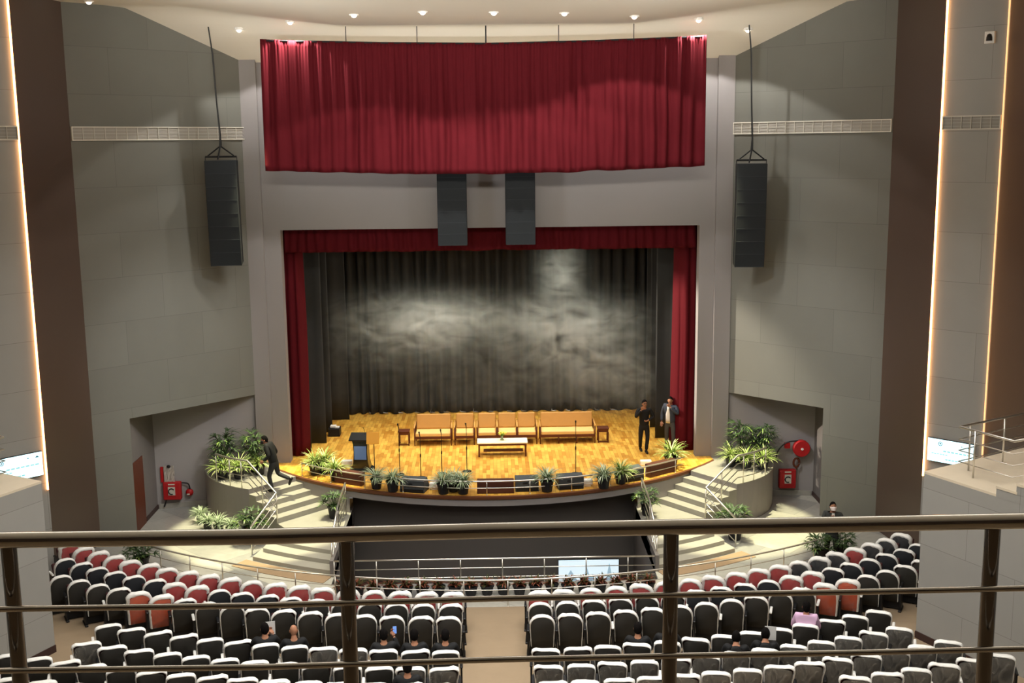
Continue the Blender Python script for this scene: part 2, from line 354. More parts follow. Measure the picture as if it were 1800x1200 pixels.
# fascia band, recessed front wall
bm = new(); f0 = apron_pts(AR, 6.86)
for i in range(len(f0) - 1):
    (x0, y0), (x1, y1) = f0[i], f0[i + 1]; zb = 0.93 if abs((x0 + x1) / 2) < 4.18 else 0.0
    poly(bm, ((x0, y0, zb), (x1, y1, zb), (x1, y1, 1.13), (x0, y0, 1.13)))
    if zb > 0: poly(bm, ((x0, y0, zb), (x0, y0 + 0.9, zb), (x1, y1 + 0.9, zb), (x1, y1, zb)))
struct('wall_stage_fascia', bm, M_plaster, 'grey plaster band under the stage edge')
PX = 4.16
bm = new(); r0 = apron_pts(AR - 0.55, PX + 0.02)
for i in range(len(r0) - 1):
    (x0, y0), (x1, y1) = r0[i], r0[i + 1]; poly(bm, ((x0, y0, -1.7), (x1, y1, -1.7), (x1, y1, 1.0), (x0, y0, 1.0)))
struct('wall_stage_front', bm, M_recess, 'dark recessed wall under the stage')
bm = new(); box(bm, -PX, PX, 27.75, 33.0, -1.75, -1.7); struct('floor_pit', bm, M_skirt, 'dark floor of the orchestra pit')
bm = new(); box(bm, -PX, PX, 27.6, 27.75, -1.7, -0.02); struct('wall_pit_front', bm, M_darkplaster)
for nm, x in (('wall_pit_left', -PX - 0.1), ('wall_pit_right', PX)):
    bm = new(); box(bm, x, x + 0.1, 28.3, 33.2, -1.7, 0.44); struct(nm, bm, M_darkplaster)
# stage house: black box
bm = new()
box(bm, -9.0, -8.9, 35.4, 42.4, 1.2, 10.6); box(bm, 8.9, 9.0, 35.4, 42.4, 1.2, 10.6); box(bm, -9, 9, 42.3, 42.4, 1.2, 10.6); box(bm, -9, 9, 35.4, 42.4, 10.5, 10.6)
struct('wall_stage_house', bm, M_black, 'black inside of the stage house')
bm = new(); box(bm, -9, -6.36, 35.4, 42.3, 1.1, 1.2); box(bm, 6.36, 9, 35.4, 42.3, 1.1, 1.2); struct('floor_stage_wings', bm, M_parquet)
# ------------------------------------------------------------------ marble floor, stalls tiers
bm = new()
for x0, x1, y0, y1 in ((-14, -PX, 25.0, 35.0), (PX, 14, 25.0, 35.0), (-PX, PX, 25.0, 27.75)): box(bm, x0, x1, y0, y1, -0.06, 0.0)
struct('floor', bm, M_marble, 'pale marble floor in front of the stage')
ROWS = {1: (42.2, 17.57, 0.012), 2: (42.2, 18.47, 0.12), 3: (42.4, 19.62, 0.24), 4: (42.2, 21.28, 0.34), 5: (43.36, 23.42, 0.46), 6: (46.5, 27.45, 0.58), 7: (48.5, 30.37, 0.70)}
def row_y(k, x):
    yc, R, _ = ROWS[k]; return yc - sqrt(R * R - x * x)
def front_y(k, x):
    if k == 1: return 42.2 - sqrt(16.05 ** 2 - x * x)
    if k == 8: return row_y(7, x) - 0.5
    return row_y(k, x) + (0.62 if k not in (4,) else 0.72)
for k in range(1, 8):
    bm = new(); xs = [-13.4 + 0.67 * i for i in range(41)]; z = ROWS[k][2]; zp = ROWS[k - 1][2] if k > 1 else 0.0
    for i in range(40):
        xa, xb = xs[i], xs[i + 1]
        fa, fb, na, nb = front_y(k, xa), front_y(k, xb), front_y(k + 1, xa), front_y(k + 1, xb)
        poly(bm, ((xa, na, z), (xb, nb, z), (xb, fb, z), (xa, fa, z))); poly(bm, ((xa, fa, z), (xb, fb, z), (xb, fb, zp), (xa, fa, zp)))
    bmesh.ops.remove_doubles(bm, verts=bm.verts, dist=1e-5)
    struct('floor_tier_%d' % k, bm, M_carpet, 'beige carpeted seating tier')
bm = new(); box(bm, -14, 14, 3.4, 17.8, -0.1, 0.0); struct('floor_rear', bm, M_carpet)
bm = new()
for sx in (-1, 1):
    pass
def arc_xy(R, a0, a1, n, yc=AC):
    return [(R * sin(a0 + (a1 - a0) * i / n), yc - R * cos(a0 + (a1 - a0) * i / n)) for i in range(n + 1)]
bm.free()
# side landings, stairs
LAND = {-1: dict(c=(-7.10, 32.22), w=(-8.85, 34.25), i=(-5.88, 33.52)), 1: dict(c=(7.04, 31.95), w=(8.60, 34.0), i=(5.95, 33.40))}
for sx, nm in ((-1, 'left'), (1, 'right')):
    D = LAND[sx]; c, w, ii = Vector(D['c']), Vector(D['w']), Vector(D['i'])
    # curved outer wall from the corner to the proscenium wall
    mid = (c + w) / 2; d = (w - c); nrm = Vector((d.y, -d.x)).normalized() * (-1 if sx > 0 else 1)
    if nrm.y > 0: nrm = -nrm
    curve = [c + d * t + nrm * (0.30 * 4 * t * (1 - t)) for t in [i / 12 for i in range(13)]] + [Vector((w.x, 35.0))]
    inner = [Vector((sx * 6.86, 35.0)), Vector((sx * 6.86, 34.5)), Vector((sx * 6.3, 33.84)), ii]
    ring = [(p.x, p.y) for p in [c] + curve[1:] + inner]
    if sx > 0: ring = ring[::-1]
    ring = ring[::-1]
    bm = new(); prism(bm, ring, 0, 1.17); struct('wall_landing_%s' % nm, bm, M_plaster, 'plaster base of the side landing')
    bm = new(); prism(bm, ring, 1.17, 1.2); struct('floor_landing_%s' % nm, bm, M_stepmarble, 'marble landing beside the stage')
    D['curve'] = curve
    # upper flight: 4 treads from landing edge (c..ii) toward the hall
    e = (ii - c); dn = Vector((e.y, -e.x)).normalized()
    if dn.y > 0: dn = -dn
    D['dn'] = dn; D['e'] = e.normalized()
    bm = new(); bt = new(); run = 0.33
    for k in range(4):
        z = 1.05 - 0.15 * k; a = c + dn * (run * k); b = ii + dn * (run * k)
        a1, b1 = c + dn * (run * (k + 1)), ii + dn * (run * (k + 1)) + D['e'] * 0.03
        q = [(a.x, a.y), (a1.x, a1.y), (b1.x, b1.y), (b.x, b.y)]
        if sx < 0: pass
        else: q = q[::-1]
        prism(bm, q, 0.0, z)
    struct('floor_steps_%s' % nm, bm, M_stepmarble, 'marble steps up to the stage')
    # lower landing and its three curved steps
    fa, fb = c + dn * (run * 4), ii + dn * (run * 4)
    A0 = atan2(sx * 6.42, AC - 29.72); A1 = atan2(sx * PX, AC - 28.6)
    for nm2, R0, z in (('landing', 10.62, 0.45), ('step', 11.2, 0.337), ('step', 11.6, 0.225), ('step', 12.0, 0.113)):
        a_out = atan2(sx * 6.3, AC - 29.95); a_in = math.asin(sx * PX / R0) if abs(PX / R0) < 1 else A1
        arc = arc_xy(R0, a_out, math.asin(sx * (PX + 0.0) / R0), 16)
        inn = [(sx * PX, 32.4), (sx * 5.0, 33.0), (ii.x, ii.y), (fb.x, fb.y), (fa.x, fa.y)]
        q = arc + inn
        if sx > 0: q = q[::-1]
        bm = new(); prism(bm, q[::-1] if sx < 0 else q[::-1], 0.0, z)
        bmesh.ops.recalc_face_normals(bm, faces=bm.faces)
        struct('floor_%s_%s' % ('lower_landing' if nm2 == 'landing' else 'curved_step', nm), bm, M_stepmarble)
    D['fa'] = fa; D['fb'] = fb
# tan rugs at the foot of the curved steps
for sx in (-1, 1):
    a0, a1 = atan2(sx * 6.95, AC - 29.3), atan2(sx * 4.3, AC - 28.1)
    bm = new(); q = arc_xy(12.06, a0, a1, 14) + arc_xy(12.6, a1, a0, 14); q = q[::-1] if sx < 0 else q
    prism(bm, q, 0.001, 0.014); bmesh.ops.recalc_face_normals(bm, faces=bm.faces)
    tag(obj('rug', bm, M_mat), 'curved tan rug at the foot of the marble steps, ' + ('lectern side' if sx < 0 else 'side of the two standing men'), 'rug')
# ------------------------------------------------------------------ galleries
GAL = {-1: dict(c=(-9.46, 23.38), z=4.14), 1: dict(c=(9.10, 23.3), z=4.07)}
for sx, nm in ((-1, 'left'), (1, 'right')):
    cx, cy = GAL[sx]['c']; z = GAL[sx]['z']
    dr = Vector((sx * 0.49, -1.0)).normalized()       # along the hall side wall towards the balcony
    bk = Vector((sx * 0.86, 0.51)).normalized()       # along the back edge
    p0 = Vector((cx, cy)); L = 9.5
    p1 = p0 + dr * L; p2 = p1 + Vector((sx * 4.0, 1.0)); p3 = p0 + bk * 4.2
    bm = new(); q = [(p0.x, p0.y), (p1.x, p1.y), (p2.x, p2.y), (p3.x, p3.y)]
    if sx > 0: pass
    else: q = q[::-1]
    ang = atan2(dr.y, dr.x)
    # front wall in its own frame for the joints, plus back-return wall
    R = Matrix.Rotation(-ang, 3, 'Z')
    loc = [(R @ Vector((x - cx, y - cy, 0))) for x, y in ((p0.x, p0.y), (p1.x, p1.y), (p2.x, p2.y), (p3.x, p3.y))]
    prism(bm, [(v.x, v.y) for v in loc], 0.0, z - 0.05)
    for k in range(1, 9):
        x0 = 1.84 + 0.46 * (k - 1); s = 1 if loc[2].y > 0 else -1
        box(bm, x0, L, min(0, s * 2.6), max(0, s * 2.6), z - 0.06 + 0.17 * (k - 1), z + 0.17 * k - 0.05)
    bmesh.ops.recalc_face_normals(bm, faces=bm.faces)
    struct('wall_gallery_%s' % nm, bm, M_panel2, 'grey panelled wall under the side gallery', loc=(cx, cy, 0), rotz=ang)
    bm = new(); bmk = new()
    prism(bm, [(v.x * 1.0, v.y) for v in (loc[0], loc[0] + Vector((1.84, 0, 0)), loc[2] * 0.0 + Vector((1.84, loc[2].y * 0.8, 0)), loc[3])], z - 0.05, z)
    for k in range(1, 9):
        x0 = 1.84 + 0.46 * (k - 1); s = 1 if loc[2].y > 0 else -1
        box(bm, x0 - 0.01, x0 + 0.48, min(-0.01 * s, s * 2.6), max(-0.01 * s, s * 2.6), z + 0.17 * k - 0.05, z + 0.17 * k)
    bmesh.ops.recalc_face_normals(bm, faces=bm.faces)
    struct('floor_gallery_%s' % nm, bm, M_gallery, 'cream marble gallery landing and steps', loc=(cx, cy, 0), rotz=ang)
    bm = new(); s = 1 if loc[2].y > 0 else -1; box(bm, -0.01, L, min(0, -0.02 * s), max(0, -0.02 * s), 0.2, 0.50)
    struct('baseboard_gallery_%s' % nm, bm, M_skirt, loc=(cx, cy, 0), rotz=ang)
    GAL[sx].update(dr=dr, bk=bk, p0=p0)
# viewer balcony slab (below the picture)
bm = new(); box(bm, -6, 6, -2.0, 3.45, 8.55, 8.85); struct('floor_balcony', bm, M_carpet)

# wall and soffit behind the viewer's balcony
bm = new(); box(bm, -14, 14, -4.2, -4.0, 8.0, 15.6); struct('wall_rear', bm, M_brown)
bm = new(); box(bm, -15, 15, -4.0, 24.0, 14.74, 14.9); struct('ceiling_hall', bm, M_ceil)
# ------------------------------------------------------------------ drapes
def drape(name, x0, x1, y, z0, z1, m, f=3.2, amp=0.09, seed=0.0, sag=0.0, flare=0.0, hem=0.03, step=0.03, nz=14, parent=None, lean=0.0, pleat=0.0, xz=None, yf=None):
    bm = new(); n = max(6, int(abs(x1 - x0) / step)); rows = []
    for j in range(nz + 1):
        t = j / nz; row = []
        for i in range(n + 1):
            u = i / n; x = x0 + (x1 - x0) * u
            ph = 2 * pi * f * x + 4.0 * noise.noise((x * 0.9 + seed, seed, 0)) + 1.2 * noise.noise((x * 1.5 + seed, t * 1.6, 3.0))
            a = amp * (0.35 + 0.65 * min(1, t * 2.2)) * (0.45 + 1.1 * abs(noise.noise((x * 1.3 + seed, 7.7, t * 0.7))))
            w = sin(ph); w = (abs(w) ** 0.7) * (1 if w > 0 else -1)
            yy = y + a * w + 0.6 * amp * noise.noise((x * 4.3 + seed, 1.0, t * 0.8)) * t
            yy += pleat * (1 - t) ** 2 * sin(2 * pi * 11 * x)
            yy -= flare * max(0, t - 0.9) * 10 * (0.5 + 0.5 * noise.noise((x * 3 + seed, 9, 0))) + lean * t
            if yf: yy += yf(t, u)
            zb = z0 + hem * noise.noise((x * 1.4 + seed, 4.0, 0)) ; s = sag * (1 - (2 * u - 1) ** 2)
            zz = z1 + (zb - z1) * t - s
            row.append(bm.verts.new((x if xz is None else x + xz(t, u), yy, zz)))
        rows.append(row)
    for j in range(nz):
        for i in range(n): bm.faces.new((rows[j][i], rows[j][i + 1], rows[j + 1][i + 1], rows[j + 1][i]))
    o = obj(name, bm, m, parent, smooth=True)
    md = o.modifiers.new('thickness', 'SOLIDIFY'); md.thickness = 0.015
    return o
root = thing('house_drape', 'large crimson velvet drape hung high in front of the stage arch', 'curtain', (0, 0, 0))
drape('drape_cloth', -6.36, 6.16, 33.2, 10.30, 13.93, M_redfab, 2.6, 0.085, 1.3, sag=0.16, hem=0.05, step=0.022, nz=22, parent=root, pleat=0.015)
bm = new(); tube(bm, [(-6.3, 33.2, 13.89), (-3, 33.2, 13.80), (0, 33.2, 13.75), (3, 33.2, 13.80), (6.1, 33.2, 13.89)], 0.025); obj('batten', bm, M_blackplastic, root)
for px in (608, 733, 854, 982, 1114):
    x = aty(px, 70, 33.2).x; bm = new(); tube(bm, [(x, 33.2, 13.77), (x, 33.2, ceil_z(x, 33.2) + 0.05)], 0.012 if px != 854 else 0.02, 6); obj('hanging_wire', bm, M_blackplastic, root)
tag(drape('valance', -6.34, 6.36, 35.5, 7.74, 8.62, M_redfab, 3.3, 0.05, 5.1, hem=0.04, step=0.025, nz=8), 'dark red gathered valance across the top of the stage opening', 'curtain')
tag(drape('leg_curtain', -6.5, -5.93, 35.75, 1.21, 8.6, M_redfab, 4.5, 0.06, 2.0, step=0.02, nz=20, xz=lambda t, u: 0.06 * sin(t * 3.0) * u, yf=lambda t, u: 0.38 * max(0, (u - 0.72) / 0.28)), 'tall red leg curtain beside the lectern side of the stage', 'curtain')
tag(drape('leg_curtain', 5.76, 6.55, 35.75, 1.21, 8.6, M_redfab, 4.2, 0.06, 3.4, step=0.02, nz=20, xz=lambda t, u: 0.1 * (0.6 - t) * (1 - u), yf=lambda t, u: 0.42 * max(0, 1 - u / 0.36)), 'tall red leg curtain behind the man in the open suit jacket', 'curtain')
WD = ['first black leg drape just behind the red curtain, ', 'second black leg drape from the front, ', 'third black leg drape from the front, ', 'fourth black leg drape, nearly at the backdrop, ']
for i, (yy, xl, xr) in enumerate(((36.35, -5.9, 5.88), (37.3, -5.55, 5.42), (38.8, -5.55, 5.45), (40.6, -5.18, 5.55))):
    for sx, xi in ((-1, xl), (1, xr)):
        xo = xi + sx * 1.5
        o = drape('black_leg_drape', min(xi, xo), max(xi, xo), yy, 1.21, 9.2, M_blackfab, 1.1, 0.035, 3.0 + i + sx, step=0.05, nz=8, hem=0.0)
        tag(o, WD[i] + ('lectern side' if sx < 0 else 'side of the two standing men'), 'curtain')
bd = thing('backdrop_curtain', 'wide black backdrop curtain with loose folds across the back of the stage', 'curtain', (0, 0, 0))
drape('backdrop_cloth', -5.9, 6.3, 41.6, 1.22, 9.6, M_blackfab, 2.3, 0.20, 11.0, flare=0.14, hem=0.02, step=0.03, nz=26, parent=bd)
M_hem = mat('shiny_hem_plastic', rgb(120, 118, 112), 0.2, spec=0.6)
for i in range(17):
    x = -4.6 + 9.4 * (i + 0.35 * random.random()) / 17; bm = new()
    h = random.uniform(0.05, 0.16); a = random.uniform(-0.06, 0.06)
    tube(bm, [(x - a, 41.42, 1.22 + h), (x, 41.38, 1.25), (x + 0.18, 41.36, 1.24)], [0.006, 0.022, 0.012], 5); obj('hem_wrapping', bm, M_hem, bd)

# ------------------------------------------------------------------ hung loudspeakers
def array_speaker(name, label, x, y, ztop, w, n, h, dep, yaw, curl, hang, lean=0.0):
    root = thing(name, label, 'loudspeaker', (x, y, ztop), yaw)
    z = 0.0; yy = 0.0; ang = 0.0
    for k in range(n):
        M_ = Matrix.Translation((lean * k, yy, z)) @ Matrix.Rotation(ang, 4, 'X')
        bm = new(); rbox(bm, -w / 2, w / 2, -dep / 2, dep / 2, -h - 0.012, 0, 0.008, 1, M_)
        c = obj('speaker_cabinet', bm, M_speaker, root)
        bm = new(); box(bm, -w / 2 + 0.03, w / 2 - 0.03, -dep / 2 - 0.004, -dep / 2 + 0.05, -h - 0.006, -h + 0.008, M=M_); obj('cabinet_joint', bm, M_speakergap, c)
        z -= h * cos(ang); yy += h * sin(ang); ang -= radians(curl)
    if hang:
        bm = new(); tube(bm, [(-w / 2, 0, 0.1), (w / 2, 0, 0.1)], 0.03, 6); tube(bm, [(-w * 0.42, 0, 0.12), (0, 0, 0.40)], 0.022, 6); tube(bm, [(w * 0.42, 0, 0.12), (0, 0, 0.40)], 0.022, 6)
        tube(bm, [(-w / 2, 0, 0.1), (-w / 2, 0, 0)], 0.012, 6); tube(bm, [(w / 2, 0, 0.1), (w / 2, 0, 0)], 0.012, 6); tube(bm, [(0, 0, 0.40), (-0.08, -0.1, 0.02)], 0.025, 6)
        obj('rigging_frame', bm, M_blackplastic, root)
        bm = new(); top = ceil_z(x, y) - ztop
        tube(bm, [(0, 0, 0.36), (0.01, 0, 0.7), (-0.04, 0, top * 0.45), (-0.08, 0, top * 0.8), (-0.16, 0, top + 0.02)], [0.04, 0.026, 0.022, 0.022, 0.018], 6); obj('hanging_cable', bm, M_blackplastic, root)
    else:
        bm = new(); tube(bm, [(-w * 0.3, 0, 0), (-w * 0.3, 0, ceil_z(x, y) - ztop)], 0.01, 5); tube(bm, [(w * 0.3, 0, 0), (w * 0.3, 0, ceil_z(x, y) - ztop)], 0.01, 5); obj('hanging_wire', bm, M_blackplastic, root)
    return root
array_speaker('line_array_speaker', 'tall black line array loudspeaker hung before the grey wall on the lectern side', -7.64, 33.3, 10.60, 0.88, 8, 0.372, 0.52, radians(6), -1.1, True)
array_speaker('line_array_speaker', 'tall black line array loudspeaker hung before the grey wall above the round red hose reel', 7.56, 33.4, 10.34, 0.85, 8, 0.37, 0.52, radians(-6), -1.1, True)
array_speaker('centre_speaker', 'black speaker column hung under the drape, nearer the lectern', -1.12, 34.4, 10.68, 0.87, 8, 0.332, 0.5, 0, 0.0, False)
array_speaker('centre_speaker', 'black speaker column hung under the drape, nearer the two standing men', 0.90, 34.4, 10.68, 0.88, 8, 0.332, 0.5, 0, 0.0, False)

# ------------------------------------------------------------------ air grilles, cove strips, sensor, wall screens
M_vent = mat('grille_grey', rgb(196, 191, 180), 0.6); M_ventdark = mat('grille_back', rgb(158, 152, 142), 0.8)
M_led = mat('warm_led', rgb(255, 200, 140), 0.5, emit=rgb(255, 180, 112), estr=8.0)
M_led2 = mat('dim_led', rgb(255, 200, 140), 0.5, emit=rgb(255, 190, 130), estr=1.4)
def vent(label, p0, p1, z0, z1, n):
    a = atan2(p1[1] - p0[1], p1[0] - p0[0]); L = dist(p0, p1)
    root = thing('air_grille', label, 'air grille', (p0[0], p0[1], 0), a)
    bm = new(); t = 0.026
    for r in ((0, L, z1 - t, z1), (0, L, z0, z0 + t), (0, t, z0 + t, z1 - t), (L - t, L, z0 + t, z1 - t)): box(bm, r[0], r[1], -0.05, -0.002, r[2], r[3])
    obj('frame', bm, M_offwhite, root)
    bm = new(); box(bm, t, L - t, -0.012, -0.002, z0 + t, z1 - t); obj('backing', bm, M_ventdark, root)
    bm = new()
    for k in range(1, n): x = L * k / n; box(bm, x - 0.009, x + 0.009, -0.035, -0.013, z0 + t, z1 - t)
    for k in range(1, 4): z = z0 + (z1 - z0) * k / 4; box(bm, t, L - t, -0.03, -0.015, z - 0.004, z + 0.004)
    obj('louvre', bm, M_vent, root)
def on(p0, p1, d):
    L = dist(p0, p1); return (p0[0] + (p1[0] - p0[0]) * d / L, p0[1] + (p1[1] - p0[1]) * d / L)
LL, RL = dist(LW0, LW1), dist(RW1, RW0)
vent('long slotted air grille on the grey wall behind the lectern side line array', on(LW0, LW1, 0.02), on(LW0, LW1, LL - 0.1), 11.18, 11.55, 17)
vent('long slotted air grille on the grey wall beside the red drape, sensor box side', on(RW1, RW0, 0.1), on(RW1, RW0, RL - 0.02), 11.18, 11.53, 17)
vent('short air grille on the glowing wall strip under the white sensor box', on(RD, RS, 0.06), on(RD, RS, 1.5), 11.2, 11.54, 6)
vent('short air grille on the glowing wall strip above the lectern side gallery', on(LS, LD, 0.2), on(LS, LD, dist(LS, LD) - 0.05), 11.2, 11.54, 8)
for lab, p, q, off in (('warm LED cove line at the brown panel edge, lectern side', LS, LD, 0.04), ('warm LED cove line at the brown panel edge above the stair gallery with railing', RD, RS, 0.04), ('thin warm LED cove line beside the white sensor box', RS, RD, 0.03)):
    pp = on(q, p, off) if (p, q) == (LS, LD) else on(p, q, off)
    a = atan2((q[1] - p[1]), (q[0] - p[0])) if (p, q) != (RS, RD) else atan2(p[1] - q[1], p[0] - q[0])
    w = 0.016 if (p, q) != (RS, RD) else 0.010
    bm = new(); box(bm, -w, w, -0.06, -0.004, 2.3, 14.9); o = obj('cove_light', bm, M_led if w > 0.015 else M_led2, loc=(pp[0], pp[1], 0), rotz=a); tag(o, lab, 'cove light')
sa = atan2(RS[1] - RD[1], RS[0] - RD[0]); sp = on(RD, RS, 1.13)
root = thing('sensor_box', 'small white wall sensor box with black dome high on the wall strip', 'sensor', (sp[0], sp[1], 13.36), sa)
bm = new(); rbox(bm, -0.12, 0.12, -0.09, 0, -0.14, 0.14, 0.01); obj('housing', bm, M_white, root)
bm = new(); lathe(bm, [(0.075, -0.08), (0.07, 0.0), (0.05, 0.07), (0.0, 0.09)], 14, (0, -0.085, 0.0)); obj('dome', bm, M_blackplastic, root)

M_scr = mat('lit_screen', rgb(200, 240, 246), 0.4, emit=rgb(190, 238, 248), estr=1.9)
M_scrink = mat('screen_ink', rgb(60, 110, 130), 0.5, emit=rgb(60, 120, 140), estr=0.35)
M_scrpale = mat('screen_pale_ink', rgb(140, 200, 205), 0.5, emit=rgb(140, 205, 210), estr=0.8)
def screen(label, loc, a, w, h, flip):
    root = thing('wall_screen', label, 'screen', loc, a)
    bm = new(); rbox(bm, -w / 2, w / 2, -0.07, -0.005, -h / 2, h / 2, 0.008, 1); obj('bezel', bm, M_blackplastic, root)
    bm = new(); box(bm, -w / 2 + 0.012, w / 2 - 0.012, -0.078, -0.07, -h / 2 + 0.012, h / 2 - 0.012); s = obj('display', bm, M_scr, root)
    y0, y1 = -0.082, -0.078
    bm = new(); s0 = -1 if not flip else 1
    cx = -w * 0.22; tube(bm, [(cx + 0.05 * cos(2 * pi * k / 14), -0.081, h * 0.30 + 0.05 * sin(2 * pi * k / 14)) for k in range(14)], 0.009, 5, closed=True)
    box(bm, cx - 0.02, cx + 0.02, y0, y1, h * 0.28, h * 0.33)
    poly(bm, ((w * 0.36, -0.082, h * 0.28), (w * 0.44, -0.082, h * 0.28), (w * 0.40, -0.082, h * 0.36))); poly(bm, ((w * 0.22, -0.082, h * 0.30), (w * 0.26, -0.082, h * 0.30), (w * 0.24, -0.082, h * 0.35)))
    obj('emblem', bm, M_scrink, s)
    bm = new()
    for k in range(7): x = -w * 0.15 + k * w * 0.085; box(bm, x, x + w * 0.065, y0, y1, -h * 0.02, h * 0.035)
    for k in range(6): x = -w * 0.40 + k * w * 0.06; box(bm, x, x + w * 0.045, y0, y1, -h * 0.16, -h * 0.12)
    for k in range(4): x = -w * 0.10 + k * w * 0.07; box(bm, x, x + w * 0.055, y0, y1, -h * 0.36, -h * 0.31)
    obj('caption', bm, M_scrpale, s)
wr = on(RD, RS, 0.12 + 0.62)
screen('bright pale blue wall screen behind the railed gallery corner', (wr[0], wr[1], 3.06), sa, 1.22, 0.62, False)
wl = on(LD, LS, 0.10 + 0.75); la = atan2(LD[1] - LS[1], LD[0] - LS[0])
screen('bright pale blue wall screen beside the glowing cove, lectern side gallery', (wl[0], wl[1], 3.04), la, 1.45, 0.64, True)

# ------------------------------------------------------------------ ceiling downlights
M_bulb = mat('downlight_glow', rgb(255, 246, 226), 0.5, emit=rgb(255, 240, 214), estr=8)
WH = {156: 'ceiling downlight above the lectern side wall strip', 420: 'ceiling downlight beside the lectern side line array cable', 510: 'ceiling downlight, first over the drape from the lectern side', 622: 'ceiling downlight, second over the drape from the lectern side',
      743: 'ceiling downlight, third over the drape from the lectern side', 868: 'ceiling downlight in the middle of the arc over the drape', 992: 'ceiling downlight, third over the drape from the sensor side', 1115: 'ceiling downlight, second over the drape from the sensor side',
      1228: 'ceiling downlight over the drape corner on the sensor side', 1315: 'ceiling downlight beside the sensor side line array cable', 1540: 'ceiling downlight above the brown panel on the sensor side'}
for px, py in ((156, 2), (420, 51), (510, 38), (622, 25), (743, 20), (868, 21), (992, 22), (1115, 28), (1228, 34), (1315, 51), (1540, 2)):
    d = ray(px, py); y = 24.5
    while y < 35 and CAM.z + d.z / d.y * y < ceil_z(d.x / d.y * y, y): y += 0.02
    x, z = d.x / d.y * y, ceil_z(d.x / d.y * y, y)
    root = thing('downlight', 'small round lit ' + WH[px], 'downlight', (x, y, z), 0, 'arc of downlights')
    bm = new(); lathe(bm, [(0.07, -0.03), (0.12, -0.03), (0.13, 0.0), (0.13, 0.05)], 18); obj('trim_ring', bm, M_white, root)
    bm = new(); ball(bm, (0, 0, -0.015), 0.075, 0.075, 0.07, 12, 8); obj('bulb', bm, M_bulb, root)
    if 500 < px < 1240: spot('downlight_lamp', (x, y, z - 0.12), (x, y, 0), 520, 116, 0.12, NEUT, 0.06)

# ------------------------------------------------------------------ railings
def railing(name, label, base, height, mids, posts, rt=0.025, rm=0.011, rp=0.02, m=None, top=None, ends=()):
    """base: polyline of points at the foot; posts: list of parameters (index floats) along it"""
    m = m or M_steel
    base = [Vector(p) for p in base]; o = base[len(base) // 2].copy()
    root = thing(name, label, 'railing', o)
    def P(s):
        i = min(int(s), len(base) - 2); return base[i].lerp(base[i + 1], s - i)
    bm = new(); tube(bm, [p - o + Vector((0, 0, height)) for p in base], rt, 10); obj('handrail', bm, m, root, smooth=True)
    for h in mids:
        bm = new(); tube(bm, [p - o + Vector((0, 0, h)) for p in base], rm, 8); obj('mid_rail', bm, m, root, smooth=True)
    for s in posts:
        p = P(s) - o; bm = new(); tube(bm, [p, p + Vector((0, 0, height))], rp, 8)
        lathe(bm, [(rp * 2.0, 0), (rp * 2.0, 0.012), (rp * 1.1, 0.02)], 10, p); obj('post', bm, m, root, smooth=True)
    return root
def lin_posts(base, spacing):
    """post parameters every `spacing` metres"""
    base = [Vector(p) for p in base]; out = []; acc = 0.0; nxt = 0.0
    for i in range(len(base) - 1):
        L = (base[i + 1] - base[i]).length
        while nxt <= acc + L + 1e-6: out.append(i + (nxt - acc) / max(L, 1e-6)); nxt += spacing
        acc += L
    return [min(s, len(base) - 1.0001) for s in out]
# balcony rail in front of the viewer
pts = [at(px, py, 9.822) for px, py in ((-1500, 990), (-260, 956), (0, 949), (450, 943), (865, 932), (1180, 926), (1500, 921), (1800, 915), (2060, 910), (3300, 886))]
o = pts[4].copy(); root = thing('balcony_railing', 'polished steel balcony railing running across the view just before the viewer', 'railing', o)
bm = new(); tube(bm, [p - o for p in pts], 0.0245, 16); obj('handrail', bm, M_railsteel, root, smooth=True)
for dz in (0.222, 0.425):
    bm = new(); tube(bm, [p - o - Vector((0, 0, dz)) for p in pts], 0.0095, 10); obj('mid_rail', bm, M_railsteel, root, smooth=True)
for px, py in ((14, 949), (608, 938), (1180, 926), (1746, 916)):
    p = at(px, py, 9.80) - o; bm = new()
    M_ = Matrix.Translation(p); lathe(bm, [(0.0245, -0.95), (0.0245, 0.0), (0.026, 0.01)], 16, M=M_); obj('post', bm, M_railpost, root, smooth=True)
# stalls front rail, concentric with the first row
a = math.asin(9.6 / 16.0); base = [(16.0 * sin(t), 42.2 - 16.0 * cos(t), 0.0) for t in [-a + 2 * a * i / 40 for i in range(41)]]
railing('stalls_railing', 'long curved steel railing in front of the first seat row', base, 0.67, (0.42, 0.2), lin_posts(base, 1.06), 0.022, 0.010, 0.016)
base = [(x, 27.66, 0.0) for x in (-4.05, -2, 0, 2, 4.05)]
railing('pit_railing', 'straight steel railing along the front of the orchestra pit', base, 0.67, (0.43, 0.19), lin_posts(base, 1.06), 0.022, 0.012, 0.016)
